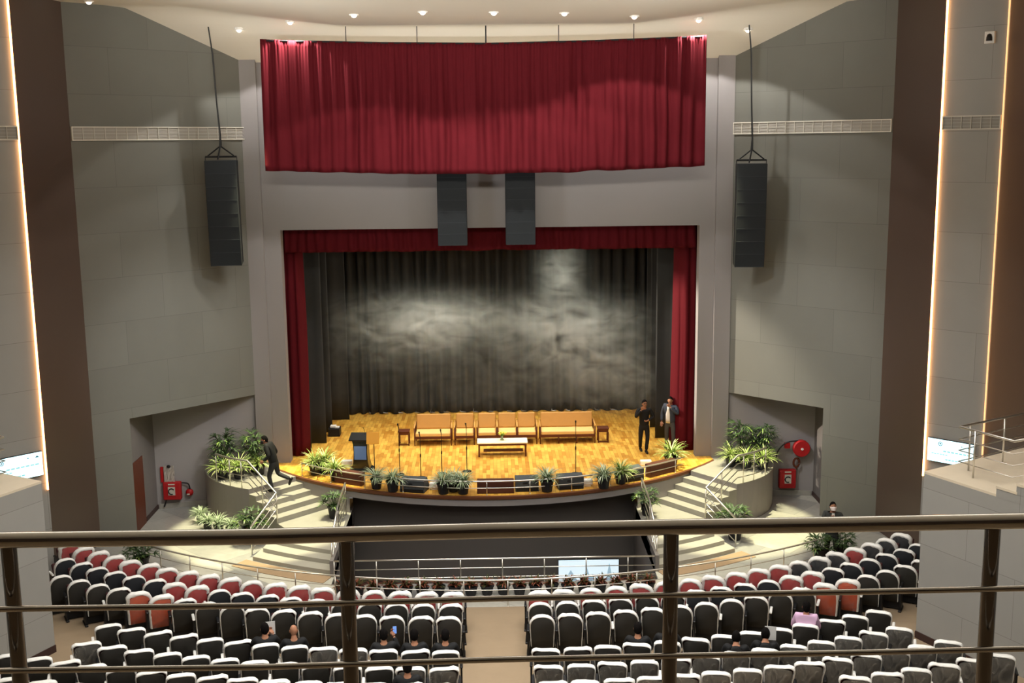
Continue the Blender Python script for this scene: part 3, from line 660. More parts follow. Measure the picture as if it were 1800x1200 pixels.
# low apron rail
base = [(x, y + 0.16, 1.207) for x, y in apron_pts(AR, 5.75, 34)]
railing('apron_railing', 'low curved steel foot railing along the stage apron edge', base, 0.40, (0.2,), lin_posts(base, 1.22), 0.022, 0.012, 0.014)
for sx, who in ((-1, 'lectern side'), (1, 'side of the two standing men')):
    D = LAND[sx]; c, fa, dn = D['c'], D['fa'], D['dn']; cv = D['curve']
    k = 7; up = [Vector((p.x, p.y, 1.2)) for p in cv[:k][::-1]]
    out = -D['e'] if (Vector((-D['e'].x, -D['e'].y))).x * sx > 0 else D['e']
    foot = Vector((sx * 6.62, 30.05))
    top = [p + Vector((0, 0, 0.85)) for p in up] + [Vector((fa[0], fa[1], 0.45 + 0.90)), Vector((foot.x, foot.y, 0.80))]
    oo = Vector((c[0], c[1], 0)); root = thing('stair_railing', 'bent steel handrail down the marble stair, ' + who, 'railing', oo)
    bm = new(); tube(bm, [p - oo for p in top], 0.030, 10); obj('handrail', bm, M_steel, root, smooth=True)
    for dz in (0.24, 0.46, 0.66):
        bm = new(); tube(bm, [p - oo - Vector((0, 0, dz)) for p in top], 0.014, 8); obj('mid_rail', bm, M_steel, root, smooth=True)
    for p, zb in [(up[i], 1.2) for i in (0, 3, 5)] + [(Vector((fa[0], fa[1], 0)), 0.45), (Vector((foot.x, foot.y, 0)), 0.0)] + [(Vector(((c[0] + fa[0]) / 2, (c[1] + fa[1]) / 2, 0)), 0.85)]:
        zt = {1.2: 2.05, 0.45: 1.35, 0.0: 0.8, 0.85: 1.68}[zb]
        bm = new(); tube(bm, [Vector((p.x, p.y, zb)) - oo, Vector((p.x, p.y, zt)) - oo], 0.018, 8); obj('post', bm, M_steel, root, smooth=True)
    # rail on the pit side of the lower landing
    b = [Vector((sx * 4.28, 32.0, 0.45)), Vector((sx * 4.24, 30.0, 0.45)), Vector((sx * 4.24, 28.6, 0.02)), ]
    tp = [b[0] + Vector((0, 0, 0.95)), b[1] + Vector((0, 0, 0.9)), b[2] + Vector((0, 0, 0.8))]
    oo = b[1].copy(); root = thing('landing_railing', 'steel railing beside the pit corner under the stage front, ' + who, 'railing', oo)
    bm = new(); tube(bm, [p - oo for p in tp], 0.030, 10); obj('handrail', bm, M_steel, root, smooth=True)
    for dz in (0.24, 0.46, 0.66):
        bm = new(); tube(bm, [p - oo - Vector((0, 0, dz)) for p in tp], 0.014, 8); obj('mid_rail', bm, M_steel, root, smooth=True)
    for q, t in ((b[0], tp[0]), (b[1], tp[1]), (b[2], tp[2])):
        bm = new(); tube(bm, [q - oo, t - oo], 0.018, 8); obj('post', bm, M_steel, root, smooth=True)
    # gallery corner railing
    G = GAL[sx]; p0, dr, bk, z = G['p0'], G['dr'], G['bk'], G['z']
    inn = (dr + bk).normalized(); q0 = p0 + inn * 0.66
    k1 = q0 + dr * 1.35
    line = [q0 + bk * 2.9 + Vector((0, 0)), q0, k1]
    P3 = [Vector((line[0].x, line[0].y, z + 1.0)), Vector((q0.x, q0.y, z + 1.0)), Vector((k1.x, k1.y, z + 1.0)), Vector((k1.x, k1.y, z + 1.0)) + Vector((dr.x * 3, dr.y * 3, 1.2)) + Vector((sx * 0.9, 0.4, 0))]
    oo = Vector((q0.x, q0.y, z)); root = thing('gallery_railing', 'steel railing around the gallery corner by the lit screen, ' + who, 'railing', oo)
    bm = new(); tube(bm, [p - oo for p in P3], 0.026, 10); obj('handrail', bm, M_steel, root, smooth=True)
    for dz in (0.26, 0.50, 0.74):
        bm = new(); tube(bm, [p - oo - Vector((0, 0, dz)) for p in P3], 0.012, 8); obj('mid_rail', bm, M_steel, root, smooth=True)
    for q, zz in ((q0 + bk * 0.35, z), (q0 + bk * 1.5, z), (q0 + dr * 0.4, z)):
        bm = new(); tube(bm, [Vector((q.x, q.y, zz)) - oo, Vector((q.x, q.y, zz + 1.0)) - oo], 0.02, 8); obj('post', bm, M_steel, root, smooth=True)

# ------------------------------------------------------------------ stage furniture
def seat_unit(name, label, x, y, w, group=None, colr=None):
    root = thing(name, label, 'sofa' if 'sofa' in name else 'armchair', (x, y, 1.2), 0, group)
    d = 0.72
    M_ = Matrix.Translation((0, 0.27, 0.42)) @ Matrix.Rotation(radians(-16), 4, 'X')
    bm = new(); rbox(bm, -w / 2 + 0.06, w / 2 - 0.06, -0.07, 0.07, 0.0, 0.50, 0.04, 3, M_); obj('backrest', bm, colr or M_tan, root, smooth=False)
    bm = new(); rbox(bm, -w / 2 + 0.06, w / 2 - 0.06, -0.36, 0.24, 0.30, 0.43, 0.035, 3); obj('seat', bm, M_tanseat, root)
    bm = new(); rbox(bm, -w / 2 + 0.03, w / 2 - 0.03, -0.36, -0.31, 0.22, 0.32, 0.01, 1); rbox(bm, -w / 2 + 0.03, w / 2 - 0.03, 0.20, 0.25, 0.22, 0.32, 0.01, 1); obj('seat_rail', bm, M_wood, root)
    for s in (-1, 1):
        bm = new(); tube(bm, [(s * (w / 2 - 0.02), -0.38, 0.60), (s * (w / 2 - 0.02), 0.0, 0.62), (s * (w / 2 - 0.02), 0.40, 0.66)], [0.026, 0.03, 0.02], 8)
        obj('armrest', bm, M_tan, root, smooth=True)
        for yy, zt in ((-0.34, 0.60), (0.34, 0.66)):
            bm = new(); tube(bm, [(s * (w / 2 - 0.03), yy, 0), (s * (w / 2 - 0.03), yy, zt)], [0.018, 0.026], 8); obj('leg', bm, M_wood, root, smooth=True)
    if w > 1.5:
        for xx in (-0.3, 0.3):
            bm = new(); tube(bm, [(xx, -0.33, 0), (xx, -0.33, 0.24)], 0.02, 8); obj('leg', bm, M_wood, root, smooth=True)
    bm = new(); box(bm, -w / 2 + 0.05, w / 2 - 0.05, 0.30, 0.34, 0.10, 0.16); obj('stretcher', bm, M_wood, root)
    return root
SY = 37.12
seat_unit('sofa', 'short tan two-seat sofa with wooden frame at the lectern end of the row', -1.98, SY, 1.26)
for i, (x, lb) in enumerate(((-0.94, 'next to the short sofa'), (-0.20, 'second from the short sofa'), (0.47, 'behind the flower vase, third from the short sofa'), (1.12, 'next to the long sofa'))):
    seat_unit('armchair', 'tan armchair with wooden frame, ' + lb, x, SY + 0.02, 0.70, 'tan armchairs between the sofas')
seat_unit('sofa', 'long tan sofa with wooden frame at the far end of the seat row', 2.46, SY + 0.02, 1.86)
# coffee table, vase
root = thing('coffee_table', 'low coffee table with cream white top in front of the armchairs', 'table', (0.29, 35.55, 1.2))
bm = new(); rbox(bm, -0.80, 0.80, -0.30, 0.30, 0.43, 0.47, 0.01); obj('table_top', bm, mat('cream_table_top', rgb(240, 232, 206), 0.35), root)
bm = new(); box(bm, -0.74, 0.74, -0.25, -0.22, 0.36, 0.43); box(bm, -0.74, 0.74, 0.22, 0.25, 0.36, 0.43); obj('apron', bm, M_wood, root)
for sx in (-1, 1):
    for sy in (-1, 1):
        bm = new(); rbox(bm, sx * 0.74 - 0.025, sx * 0.74 + 0.025, sy * 0.24 - 0.025, sy * 0.24 + 0.025, 0, 0.43, 0.005, 1); obj('leg', bm, M_wood, root)
bm = new(); rbox(bm, -0.60, 0.66, -0.12, 0.16, 0.13, 0.16, 0.005, 1); obj('shelf', bm, M_wood, root)
root = thing('flower_vase', 'small glass vase of yellow and white flowers on the coffee table', 'flower vase', (0.28, 35.6, 1.67))
bm = new(); lathe(bm, [(0.05, 0), (0.06, 0.01), (0.03, 0.06), (0.045, 0.14)], 14); obj('vase', bm, mat('vase_glass', rgb(150, 160, 120), 0.15, spec=0.6), root, smooth=True)
bm = new()
for k in range(26):
    a = random.uniform(0, 2 * pi); r = random.uniform(0.03, 0.17); z = 0.16 + random.uniform(0, 0.12) * (1 - r * 2)
    tube(bm, [(0, 0, 0.12), (r * 0.6 * cos(a), r * 0.6 * sin(a), z), (r * cos(a), r * sin(a), z - 0.01)], [0.004, 0.02, 0.004], 5)
obj('leaves', bm, mat('bouquet_green', rgb(110, 140, 40), 0.6, var=0.2), root)
mfl = mat('yellow_petals', rgb(240, 220, 90), 0.6, var=0.15); bm = new()
for k in range(9):
    a = k * 2.4; r = 0.04 + 0.012 * k; ball(bm, (r * cos(a), r * sin(a), 0.26 - 0.3 * r), 0.035, 0.035, 0.025, 8, 5)
obj('blossom', bm, mfl, root)
for x, lb in ((-2.94, 'small dark wooden side table beside the short tan sofa'), (3.64, 'small dark wooden side table beside the long tan sofa')):
    root = thing('side_table', lb, 'side table', (x, 37.0, 1.2))
    bm = new(); rbox(bm, -0.19, 0.19, -0.19, 0.19, 0.45, 0.49, 0.008); obj('table_top', bm, M_wood, root)
    bm = new(); box(bm, -0.17, 0.17, -0.17, 0.17, 0.36, 0.45); obj('apron', bm, M_wood, root)
    for sx in (-1, 1):
        for sy in (-1, 1):
            bm = new(); rbox(bm, sx * 0.16 - 0.02, sx * 0.16 + 0.02, sy * 0.16 - 0.02, sy * 0.16 + 0.02, 0, 0.36, 0.004, 1); obj('leg', bm, M_wood, root)
    bm = new(); box(bm, -0.17, 0.17, -0.17, -0.15, 0.02, 0.05); obj('stretcher', bm, M_wood, root)
# lectern with curved body
root = thing('lectern', 'black waisted lectern with a glossy blue screen panel on its front', 'lectern', (-4.02, 34.05, 1.2), radians(-4))
bm = new(); prof = [(0.0, 0.36), (0.06, 0.36), (0.10, 0.27), (0.3, 0.225), (0.6, 0.205), (0.85, 0.22), (1.02, 0.26)]
prev = None
for z, hw in prof:
    cur = [bm.verts.new(p) for p in ((-hw, -0.20 - (0.06 if z < 0.1 else 0), z), (hw, -0.20 - (0.06 if z < 0.1 else 0), z), (hw, 0.2, z), (-hw, 0.2, z))]
    if prev:
        for k in range(4): bm.faces.new((prev[k], prev[(k + 1) % 4], cur[(k + 1) % 4], cur[k]))
    else: bm.faces.new(cur[::-1])
    prev = cur
bm.faces.new(prev); obj('body', bm, mat('lectern_black', rgb(26, 28, 24), 0.25, spec=0.5), root)
M_ = Matrix.Translation((0, 0, 1.05)) @ Matrix.Rotation(radians(14), 4, 'X')
bm = new(); rbox(bm, -0.34, 0.34, -0.26, 0.24, -0.03, 0.02, 0.01, 2, M_); obj('reading_top', bm, M_blackplastic, root)
bm = new(); box(bm, -0.185, 0.185, -0.222, -0.205, 0.38, 0.80)
obj('screen_panel', bm, mat('lectern_screen', rgb(84, 110, 150), 0.12, spec=0.7, emit=rgb(70, 96, 140), estr=0.35), root)
bm = new(); tube(bm, [(0.1, 0.1, 1.05), (0.1, 0.05, 1.25), (0.09, -0.1, 1.36)], [0.006, 0.006, 0.011], 6); obj('microphone', bm, M_blackplastic, root)
# music stand with a golden board
root = thing('music_stand', 'thin music stand with a golden wooden board beside the lectern', 'music stand', (-3.60, 33.72, 1.207))
bm = new(); M_ = Matrix.Translation((-0.03, 0, 1.05)) @ Matrix.Rotation(radians(-25), 4, 'X'); rbox(bm, -0.19, 0.19, -0.012, 0.012, -0.16, 0.2, 0.005, 1, M_); obj('board', bm, mat('golden_board', rgb(216, 150, 40), 0.5), root)
bm = new(); tube(bm, [(0, 0, 0.02), (0, 0, 0.95)], 0.012, 6); obj('pole', bm, M_blackplastic, root)
bm = new(); lathe(bm, [(0.13, 0), (0.13, 0.015), (0.015, 0.03)], 14); obj('base', bm, M_blackplastic, root)
# microphone stands
for px, py, h, lb in ((703, 834, 1.42, 'nearest the lectern'), (740, 839, 1.25, 'second from the lectern'), (777, 832, 1.22, 'between the short sofa and the spiky plants'), (821, 828, 1.35, 'before the coffee table end'), (1012, 832, 1.48, 'in front of the long sofa')):
    p = at(px, py, 1.207)
    root = thing('microphone_stand', 'slender black microphone stand ' + lb, 'microphone stand', p, random.uniform(-0.3, 0.3), 'microphone stands along the apron')
    bm = new(); tube(bm, [(0, 0, 0.01), (0, 0, h * 0.55)], 0.013, 6); tube(bm, [(0, 0, h * 0.52), (0, 0, h)], 0.009, 6); lathe(bm, [(0.02, h * 0.5), (0.022, h * 0.55), (0.012, h * 0.58)], 8); obj('pole', bm, M_blackplastic, root)
    bm = new(); lathe(bm, [(0.14, 0), (0.14, 0.014), (0.018, 0.03)], 16); obj('base', bm, M_blackplastic, root)
    bm = new(); tube(bm, [(0, 0, h), (0, -0.03, h + 0.07), (0, -0.06, h + 0.13)], [0.012, 0.014, 0.022], 8); ball(bm, (0, -0.068, h + 0.15), 0.026, 0.026, 0.028, 8, 6); obj('microphone', bm, M_blackplastic, root)
# monitor wedges
def wedge(label, px, py, w, yaw):
    p = at(px, py, 1.207); root = thing('stage_monitor', label, 'stage monitor', (p.x, p.y + 0.28, 1.207), yaw, 'floor monitors along the apron')
    bm = new(); prof = ((-0.26, 0.0), (0.20, 0.0), (0.26, 0.10), (0.05, 0.40), (-0.26, 0.34))
    a = [bm.verts.new((-w / 2, y, z)) for y, z in prof]; b = [bm.verts.new((w / 2, y, z)) for y, z in prof]; n = len(prof)
    bm.faces.new(a[::-1]); bm.faces.new(b)
    for i in range(n): bm.faces.new((a[i], a[(i + 1) % n], b[(i + 1) % n], b[i]))
    bmesh.ops.recalc_face_normals(bm, faces=bm.faces)
    obj('cabinet', bm, mat('monitor_grey', rgb(70, 74, 76), 0.6, var=0.1, vscale=20), root)
    bm = new(); box(bm, -0.12, 0.02, -0.275, -0.26, 0.24, 0.27); obj('handle', bm, M_blackplastic, root)
    bm = new(); box(bm, -w / 2 + 0.02, w / 2 - 0.02, -0.268, -0.26, 0.0, 0.10); obj('front_skirt', bm, M_blackplastic, root)
wedge('grey floor monitor between the two plant groups by the lectern', 728, 866, 0.72, radians(-14))
wedge('grey floor monitor next to the lone spiky plant, stage centre', 926, 864, 0.66, radians(3))
wedge('grey floor monitor at the foot of the long sofa microphone stand', 1002, 860, 0.74, radians(8))
wedge('grey floor monitor beside the paired plants near the two standing men', 1110, 846, 0.62, radians(25))
# brown footlight boxes
def fbox(label, x, w, yaw):
    y = AC - sqrt(AR * AR - x * x) + 0.42
    root = thing('footlight_box', label, 'footlight box', (x, y, 1.207), yaw, 'brown footlight boxes')
    bm = new(); rbox(bm, -w / 2, w / 2, -0.12, 0.12, 0.0, 0.38, 0.012, 1); obj('casing', bm, mat('brown_box', rgb(80, 46, 34), 0.5, var=0.1, vscale=6), root)
    bm = new(); box(bm, -w / 2 + 0.03, w / 2 - 0.03, -0.125, -0.12, 0.17, 0.19); obj('seam', bm, M_blackplastic, root)
fbox('dark brown wooden box on the apron below the lectern', -4.22, 0.95, radians(-29))
fbox('dark brown wooden box at the middle of the apron', 0.05, 1.05, 0)
fbox('dark brown wooden box at the end of the apron before the two standing men', 5.0, 1.1, radians(36))
for px, py, lb in ((609, 822, 'small white lamp box beside the lectern foot'), (1136, 822, 'small white lamp box on the apron near the standing men'), (765, 862, 'flat white lamp box beside the lectern side monitor'), (1032, 856, 'flat white lamp box beside the monitor with the microphone stand')):
    p = at(px, py, 1.207); root = thing('lamp_box', lb, 'lamp', (p.x, p.y + 0.15, 1.207), 0, 'small white lamp boxes')
    bm = new(); rbox(bm, -0.17, 0.17, -0.10, 0.10, 0.05, 0.20, 0.02); obj('housing', bm, M_white, root)
    bm = new(); box(bm, -0.12, 0.12, -0.07, 0.07, 0, 0.05); obj('foot', bm, M_white, root)
root = thing('equipment_case', 'black case with white papers on it by the wing drape behind the lectern', 'case', (-5.42, 38.35, 1.2))
bm = new(); rbox(bm, -0.2, 0.2, -0.2, 0.2, 0, 0.28, 0.02); obj('body', bm, M_blackplastic, root)
bm = new(); rbox(bm, -0.14, 0.06, -0.1, 0.1, 0.28, 0.36, 0.02); box(bm, 0.02, 0.17, -0.1, 0.08, 0.28, 0.31); obj('papers', bm, M_white, root)
# pit screen
root = thing('pit_screen', 'wide pale screen showing snowy mountains, standing in the orchestra pit', 'screen', (2.62, 30.6, -1.7))
bm = new(); rbox(bm, -0.86, 0.86, -0.04, 0.04, 0.22, 1.22, 0.01, 1); obj('bezel', bm, M_blackplastic, root)
bm = new(); box(bm, -0.84, 0.84, -0.05, -0.041, 0.24, 1.2); s = obj('display', bm, mat('pit_display', rgb(210, 226, 234), 0.4, emit=rgb(205, 225, 236), estr=0.85), root)
bm = new()
for x0, w, h in ((-0.5, 0.5, 0.42), (0.1, 0.6, 0.30), (0.58, 0.24, 0.62), (-0.05, 0.3, 0.5)): poly(bm, ((x0 - w / 2, -0.052, 0.5), (x0 + w / 2, -0.052, 0.5), (x0, -0.052, 0.5 + h)))
obj('mountain_picture', bm, mat('pit_picture', rgb(150, 176, 190), 0.5, emit=rgb(150, 176, 192), estr=0.7), s)
for sx in (-0.5, 0.5):
    bm = new(); tube(bm, [(sx, -0.2, 0.01), (sx, 0, 0.24), (sx, 0.2, 0.01)], 0.02, 6); obj('foot', bm, M_blackplastic, root)

# ------------------------------------------------------------------ fire equipment
def hose(bm, pts, r=0.022):
    out = []
    for i in range(len(pts) - 1):
        for k in range(5): out.append(Vector(pts[i]).lerp(Vector(pts[i + 1]), k / 5))
    out.append(Vector(pts[-1]))
    for _ in range(3): out = [out[0]] + [(out[i - 1] + out[i] * 2 + out[i + 1]) / 4 for i in range(1, len(out) - 1)] + [out[-1]]
    tube(bm, out, r, 6)
def fire_cabinet(label, x, y, z, w, h):
    root = thing('fire_hose_cabinet', label, 'fire cabinet', (x, y, z))
    bm = new(); rbox(bm, -w / 2, w / 2, -0.2, 0, -h / 2, h / 2, 0.03); obj('body', bm, M_fire, root)
    bm = new(); rbox(bm, -w * 0.30, w * 0.30, -0.215, -0.2, -h * 0.30, h * 0.32, 0.006, 1); d = obj('door', bm, M_fire, root)
    bm = new(); rbox(bm, -w * 0.2, w * 0.2, -0.222, -0.215, -h * 0.22, h * 0.26, 0.004, 1); obj('window_pane', bm, mat('cabinet_pane', rgb(190, 184, 172), 0.2), d)
    bm = new(); tube(bm, [(0.0 + 0.09 * cos(t), -0.225, 0.09 * sin(t)) for t in [0.6 + i * 0.45 for i in range(11)]], 0.018, 6); obj('coiled_hose', bm, M_hose, d)
    bm = new(); box(bm, -0.1, 0.1, -0.205, -0.2, h * 0.36, h * 0.42); obj('label_plate', bm, M_offwhite, root)
    return root
pl = aty(305, 860, 34.36); fire_cabinet('square red hose cabinet at the end of the marble passage, lectern side', pl.x, 34.36, pl.z, 0.54, 0.56)
pr = aty(1382, 839, 34.6); fire_cabinet('square red hose cabinet below the round red hose reel', pr.x, 34.6, pr.z, 0.52, 0.60)
q = aty(1406, 785, 34.55); root = thing('hose_reel', 'large round red hose reel high on the passage wall', 'hose reel', (q.x, 34.55, q.z))
M_ = Matrix.Rotation(radians(90), 4, 'X')
bm = new(); lathe(bm, [(0.06, 0.06), (0.24, 0.07), (0.262, 0.09), (0.262, 0.24), (0.24, 0.27), (0.05, 0.275)], 28, M=M_); obj('drum', bm, M_fire, root, smooth=False)
bm = new(); lathe(bm, [(0.04, 0.27), (0.04, 0.30), (0.0, 0.305)], 14, M=M_); obj('hub', bm, M_white, root)
bm = new(); box(bm, -0.05, 0.05, -0.08, 0, -0.1, 0.1); obj('bracket', bm, M_fire, root)
bm = new(); hose(bm, [(-0.1, -0.15, 0.24), (-0.45, -0.12, 0.20), (-0.70, -0.08, -0.05), (-0.78, -0.06, -0.45)]); obj('hose', bm, M_hose, root)
bm = new(); rbox(bm, -0.50, -0.33, -0.12, 0, -0.02, 0.16, 0.01, 1); obj('valve_box', bm, M_fire, root)
bm = new(); tube(bm, [(-0.12 + 0.09 * cos(t), -0.1, -0.48 + 0.14 * sin(t)) for t in [i * 0.5 for i in range(13)]], 0.035, 6); tube(bm, [(-0.12, -0.1, -0.60), (-0.1, -0.1, -0.70)], 0.02, 6); obj('nozzle_coil', bm, M_wood, root)
q = aty(334, 864, 34.45); root = thing('alarm_bell', 'small round red alarm bell with black hose beside the passage hose cabinet', 'alarm bell', (q.x, 34.47, q.z))
bm = new(); lathe(bm, [(0.02, 0.0), (0.10, 0.02), (0.12, 0.06), (0.10, 0.12), (0.03, 0.15)], 18, M=M_); obj('dome', bm, M_fire, root, smooth=True)
bm = new(); box(bm, -0.06, 0.02, -0.16, -0.14, -0.06, -0.02); obj('label_plate', bm, M_offwhite, root)
bm = new(); hose(bm, [(0.02, -0.08, 0.08), (0.0, -0.1, 0.30), (-0.25, -0.12, 0.33), (-0.75, -0.24, 0.30), (-0.64, -0.26, -0.1), (-0.75, -0.25, -0.4)]); obj('hose', bm, M_hose, root)
q = aty(298, 832, 34.3); root = thing('wall_notice', 'crumpled white sheet with a red edge hung above the passage hose cabinet', 'notice', (q.x, 34.3, q.z))
bm = new(); n = 8; gv = [[bm.verts.new((-0.16 + 0.32 * i / n + 0.02 * noise.noise((i * .7, j * .7, 1)), -0.05 - 0.03 * noise.noise((i * .9, j * .9, 5)), -0.26 + 0.52 * j / n)) for i in range(n + 1)] for j in range(n + 1)]
for j in range(n):
    for i in range(n): bm.faces.new((gv[j][i], gv[j][i + 1], gv[j + 1][i + 1], gv[j + 1][i]))
o = obj('sheet', bm, mat('dull_sheet', rgb(168, 158, 148), 0.8), root); o.modifiers.new('thickness', 'SOLIDIFY').thickness = 0.01
bm = new(); box(bm, -0.26, -0.18, -0.06, 0, -0.26, 0.22); obj('red_strip', bm, M_fire, root)
bm = new(); ball(bm, (0.0, -0.06, 0.24), 0.06, 0.04, 0.05, 8, 6); obj('hook', bm, M_hose, root)

# ------------------------------------------------------------------ plants
def blade(bm, base, az, length, elev, droop, w, seg=4, mi=0):
    d = Vector((cos(az), sin(az), 0)); s = Vector((-sin(az), cos(az), 0)); p = Vector(base); prev = None; e = elev
    for i in range(seg + 1):
        t = i / seg; ww = w * (0.55 + 1.3 * t) * (1 - t) ** 0.8 if i < seg else 0.0
        ww = max(ww, 0.0); l_ = bm.verts.new(p - s * ww - Vector((0, 0, 0.0))); r_ = bm.verts.new(p + s * ww) if i < seg else None
        if prev:
            if r_: bm.faces.new((prev[0], prev[1], r_, l_)).material_index = mi
            else: bm.faces.new((prev[0], prev[1], l_)).material_index = mi
        prev = (l_, r_) if r_ else None
        p = p + (d * cos(e) + Vector((0, 0, sin(e)))) * (length / seg); e -= droop / seg
def pot_bm(r, h):
    bm = new(); lathe(bm, [(r * 0.68, 0), (r * 0.72, h * 0.04), (r * 0.95, h * 0.9), (r * 1.04, h * 0.9), (r * 1.04, h), (r * 0.92, h), (r * 0.9, h * 0.9), (0.0, h * 0.88)], 20); return bm
def spider_fol(h, n, L, seed):
    rr = random.Random(seed); bm = new()
    for k in range(n):
        blade(bm, (rr.uniform(-.05, .05), rr.uniform(-.05, .05), h), rr.uniform(0, 2 * pi), L * rr.uniform(0.6, 1.1), rr.uniform(0.5, 1.45), rr.uniform(0.8, 2.1), rr.uniform(0.011, 0.021), 5, 1 if k % 3 == 0 else 0)
    return bm
def palm_fol(h, H, n, seed, wl=0.03, L=0.26):
    rr = random.Random(seed); bm = new()
    for k in range(n):
        a = rr.uniform(0, 2 * pi); r0 = rr.uniform(0, 0.08); zt = h + H * (0.25 + 0.75 * (k + 0.5) / n) * rr.uniform(0.85, 1.0); ro = rr.uniform(0.08, 0.30) * (1.15 - 0.5 * k / n)
        tip = Vector((r0 * cos(a) + ro * cos(a), r0 * sin(a) + ro * sin(a), zt))
        tube(bm, [(r0 * cos(a), r0 * sin(a), h), (r0 * cos(a) + ro * .4 * cos(a), r0 * sin(a) + ro * .4 * sin(a), h + (zt - h) * 0.6), tip], 0.005, 4, cap=False)
        nl = rr.randint(6, 9)
        for j in range(nl):
            blade(bm, tip, a + (j - (nl - 1) / 2) * 2.6 / nl, L * rr.uniform(0.75, 1.1), rr.uniform(-0.1, 0.7), rr.uniform(0.6, 1.3), wl * rr.uniform(0.8, 1.2), 3, 1 if rr.random() < 0.12 else 0)
    return bm
M_spiderlight = mat('cream_edged_leaf', rgb(206, 212, 150), 0.55, var=0.1); M_greylight = mat('pale_grey_leaf', rgb(190, 202, 172), 0.55, var=0.1); M_palmlight = mat('glossy_palm_leaf', rgb(118, 142, 72), 0.3, spec=0.6, var=0.15)
PROTO = {}
def make_plant(kind, r, h, *a):
    root = thing('potted_' + kind[0], 'plant', 'plant')
    obj('pot', pot_bm(r, h), M_pot, root, smooth=False)
    bm = new(); lathe(bm, [(0.0, h * 0.9), (r * 0.9, h * 0.9)][::-1], 16); obj('soil', bm, M_soil, root)
    bm = spider_fol(h * 0.9, *a) if kind[1] == 's' else palm_fol(h * 0.9, *a)
    obj('foliage', bm, kind[2], root)
    return root
SP = (M_spider, M_spiderlight); SG = (M_spidergrey, M_greylight); PM = (M_palm, M_palmlight)
PROTOS = {'spider': make_plant(('spider_plant', 's', SP), 0.19, 0.30, 150, 0.64, 3), 'grey': make_plant(('spiky_plant', 's', SG), 0.19, 0.32, 150, 0.58, 5),
          'palm': make_plant(('lady_palm', 'p', PM), 0.22, 0.36, 1.0, 42, 8, 0.024, 0.36), 'smallpalm': make_plant(('rhapis_palm', 'p', PM), 0.20, 0.42, 0.46, 30, 9, 0.024, 0.26)}
PUSED = set()
def plant(kind, label, x, y, z, s=1.0, rz=None, group=None):
    rz = random.uniform(0, 6.28) if rz is None else rz
    root = PROTOS[kind]
    if kind in PUSED: root = dup(root, (x, y, z), rz)
    PUSED.add(kind); root.location = (x, y, z); root.rotation_euler = (0, 0, rz); root['label'] = label; root.scale = (s, s, s)
    if group: root['group'] = group
    elif 'group' in root: del root['group']
    return root
def pp(kind, label, px, py, z, s=1.0, group=None):
    p = at(px, py, z); return plant(kind, label, p.x, p.y + 0.15, z, s, None, group)
GA = 'spiky potted plants along the apron'
pp('spider', 'pale green spider plant at the apron end by the red curtain, lectern side', 553, 836, 1.207, 1.0, GA)
pp('spider', 'pale green spider plant second along the apron, in front of the black wing drape', 570, 834, 1.207, 1.05, GA)
pp('spider', 'pale green spider plant close to the white lamp box by the lectern', 588, 846, 1.207, 0.95, GA)
pp('grey', 'grey green spiky plant right at the foot of the lectern', 661, 861, 1.207, 0.95, GA)
pp('grey', 'grey green spiky plant between lectern plant and the first floor monitor', 690, 866, 1.207, 1.0, GA)
pp('grey', 'grey green spiky plant of the trio before the coffee table, monitor side', 779, 870, 1.207, 1.0, GA)
pp('grey', 'grey green spiky plant in the middle of the trio before the coffee table', 797, 866, 1.207, 0.95, GA)
pp('grey', 'grey green spiky plant of the trio beside the middle brown box', 814, 870, 1.207, 1.0, GA)
pp('grey', 'lone grey green spiky plant between two floor monitors', 962, 866, 1.207, 1.05, GA)
pp('grey', 'grey green spiky plant of the pair beside the white flat lamp', 1062, 860, 1.207, 1.05, GA)
pp('spider', 'pale green plant of the pair touching the last floor monitor', 1092, 852, 1.207, 1.0, GA)
pp('spider', 'pale green spider plant at the feet of the man in the open jacket', 1181, 822, 1.207, 1.15, GA)
GL_ = 'plants on the side landings'
plant('palm', 'tall dark palm by the wall on the landing near the running man, deeper one', -8.15, 33.95, 1.2, 1.0, 0.3, GL_)
plant('palm', 'tall sunlit palm on the landing directly behind the running man', -7.35, 34.1, 1.2, 0.95, 1.4, GL_)
plant('spider', 'yellowish spider plant at the handrail end of the landing, lectern side', -8.1, 33.35, 1.2, 0.92, None, GL_)
plant('spider', 'yellowish spider plant in the middle of the landing row, lectern side', -7.62, 33.35, 1.2, 0.95, None, GL_)
plant('spider', 'yellowish spider plant next to the running man', -7.08, 33.75, 1.2, 0.95, None, GL_)
plant('palm', 'tall palm against the pilaster on the landing by the hose reel', 7.62, 34.15, 1.2, 1.0, 2.1, GL_)
plant('palm', 'tall shaded palm nearest the round hose reel', 8.3, 34.05, 1.2, 0.95, 4.0, GL_)
plant('spider', 'yellowish spider plant nearest the stage pilaster, hose reel side', 7.25, 33.8, 1.2, 0.95, None, GL_)
plant('spider', 'yellowish spider plant in the middle of the row, hose reel side', 7.65, 33.5, 1.2, 0.95, None, GL_)
plant('spider', 'yellowish spider plant at the railing end of the row, hose reel side', 8.12, 33.4, 1.2, 0.95, None, GL_)
plant('smallpalm', 'leafy palm in a tall dark pot on the lower landing, lectern side', -4.60, 31.75, 0.45, 0.88, 0.5)
plant('smallpalm', 'leafy palm in a tall dark pot on the lower landing, side of the two men', 4.37, 31.55, 0.45, 0.88, 2.5)
plant('smallpalm', 'leafy palm at the foot of the stair handrail, lectern side', -6.85, 31.05, 0.0, 1.1, 3.5)
plant('smallpalm', 'leafy palm at the foot of the stair handrail below the hose reel', 6.72, 30.65, 0.0, 1.15, 1.0)
plant('smallpalm', 'leafy palm behind the stalls railing, lectern side', -9.25, 28.85, 0.0, 1.05, 1.9)
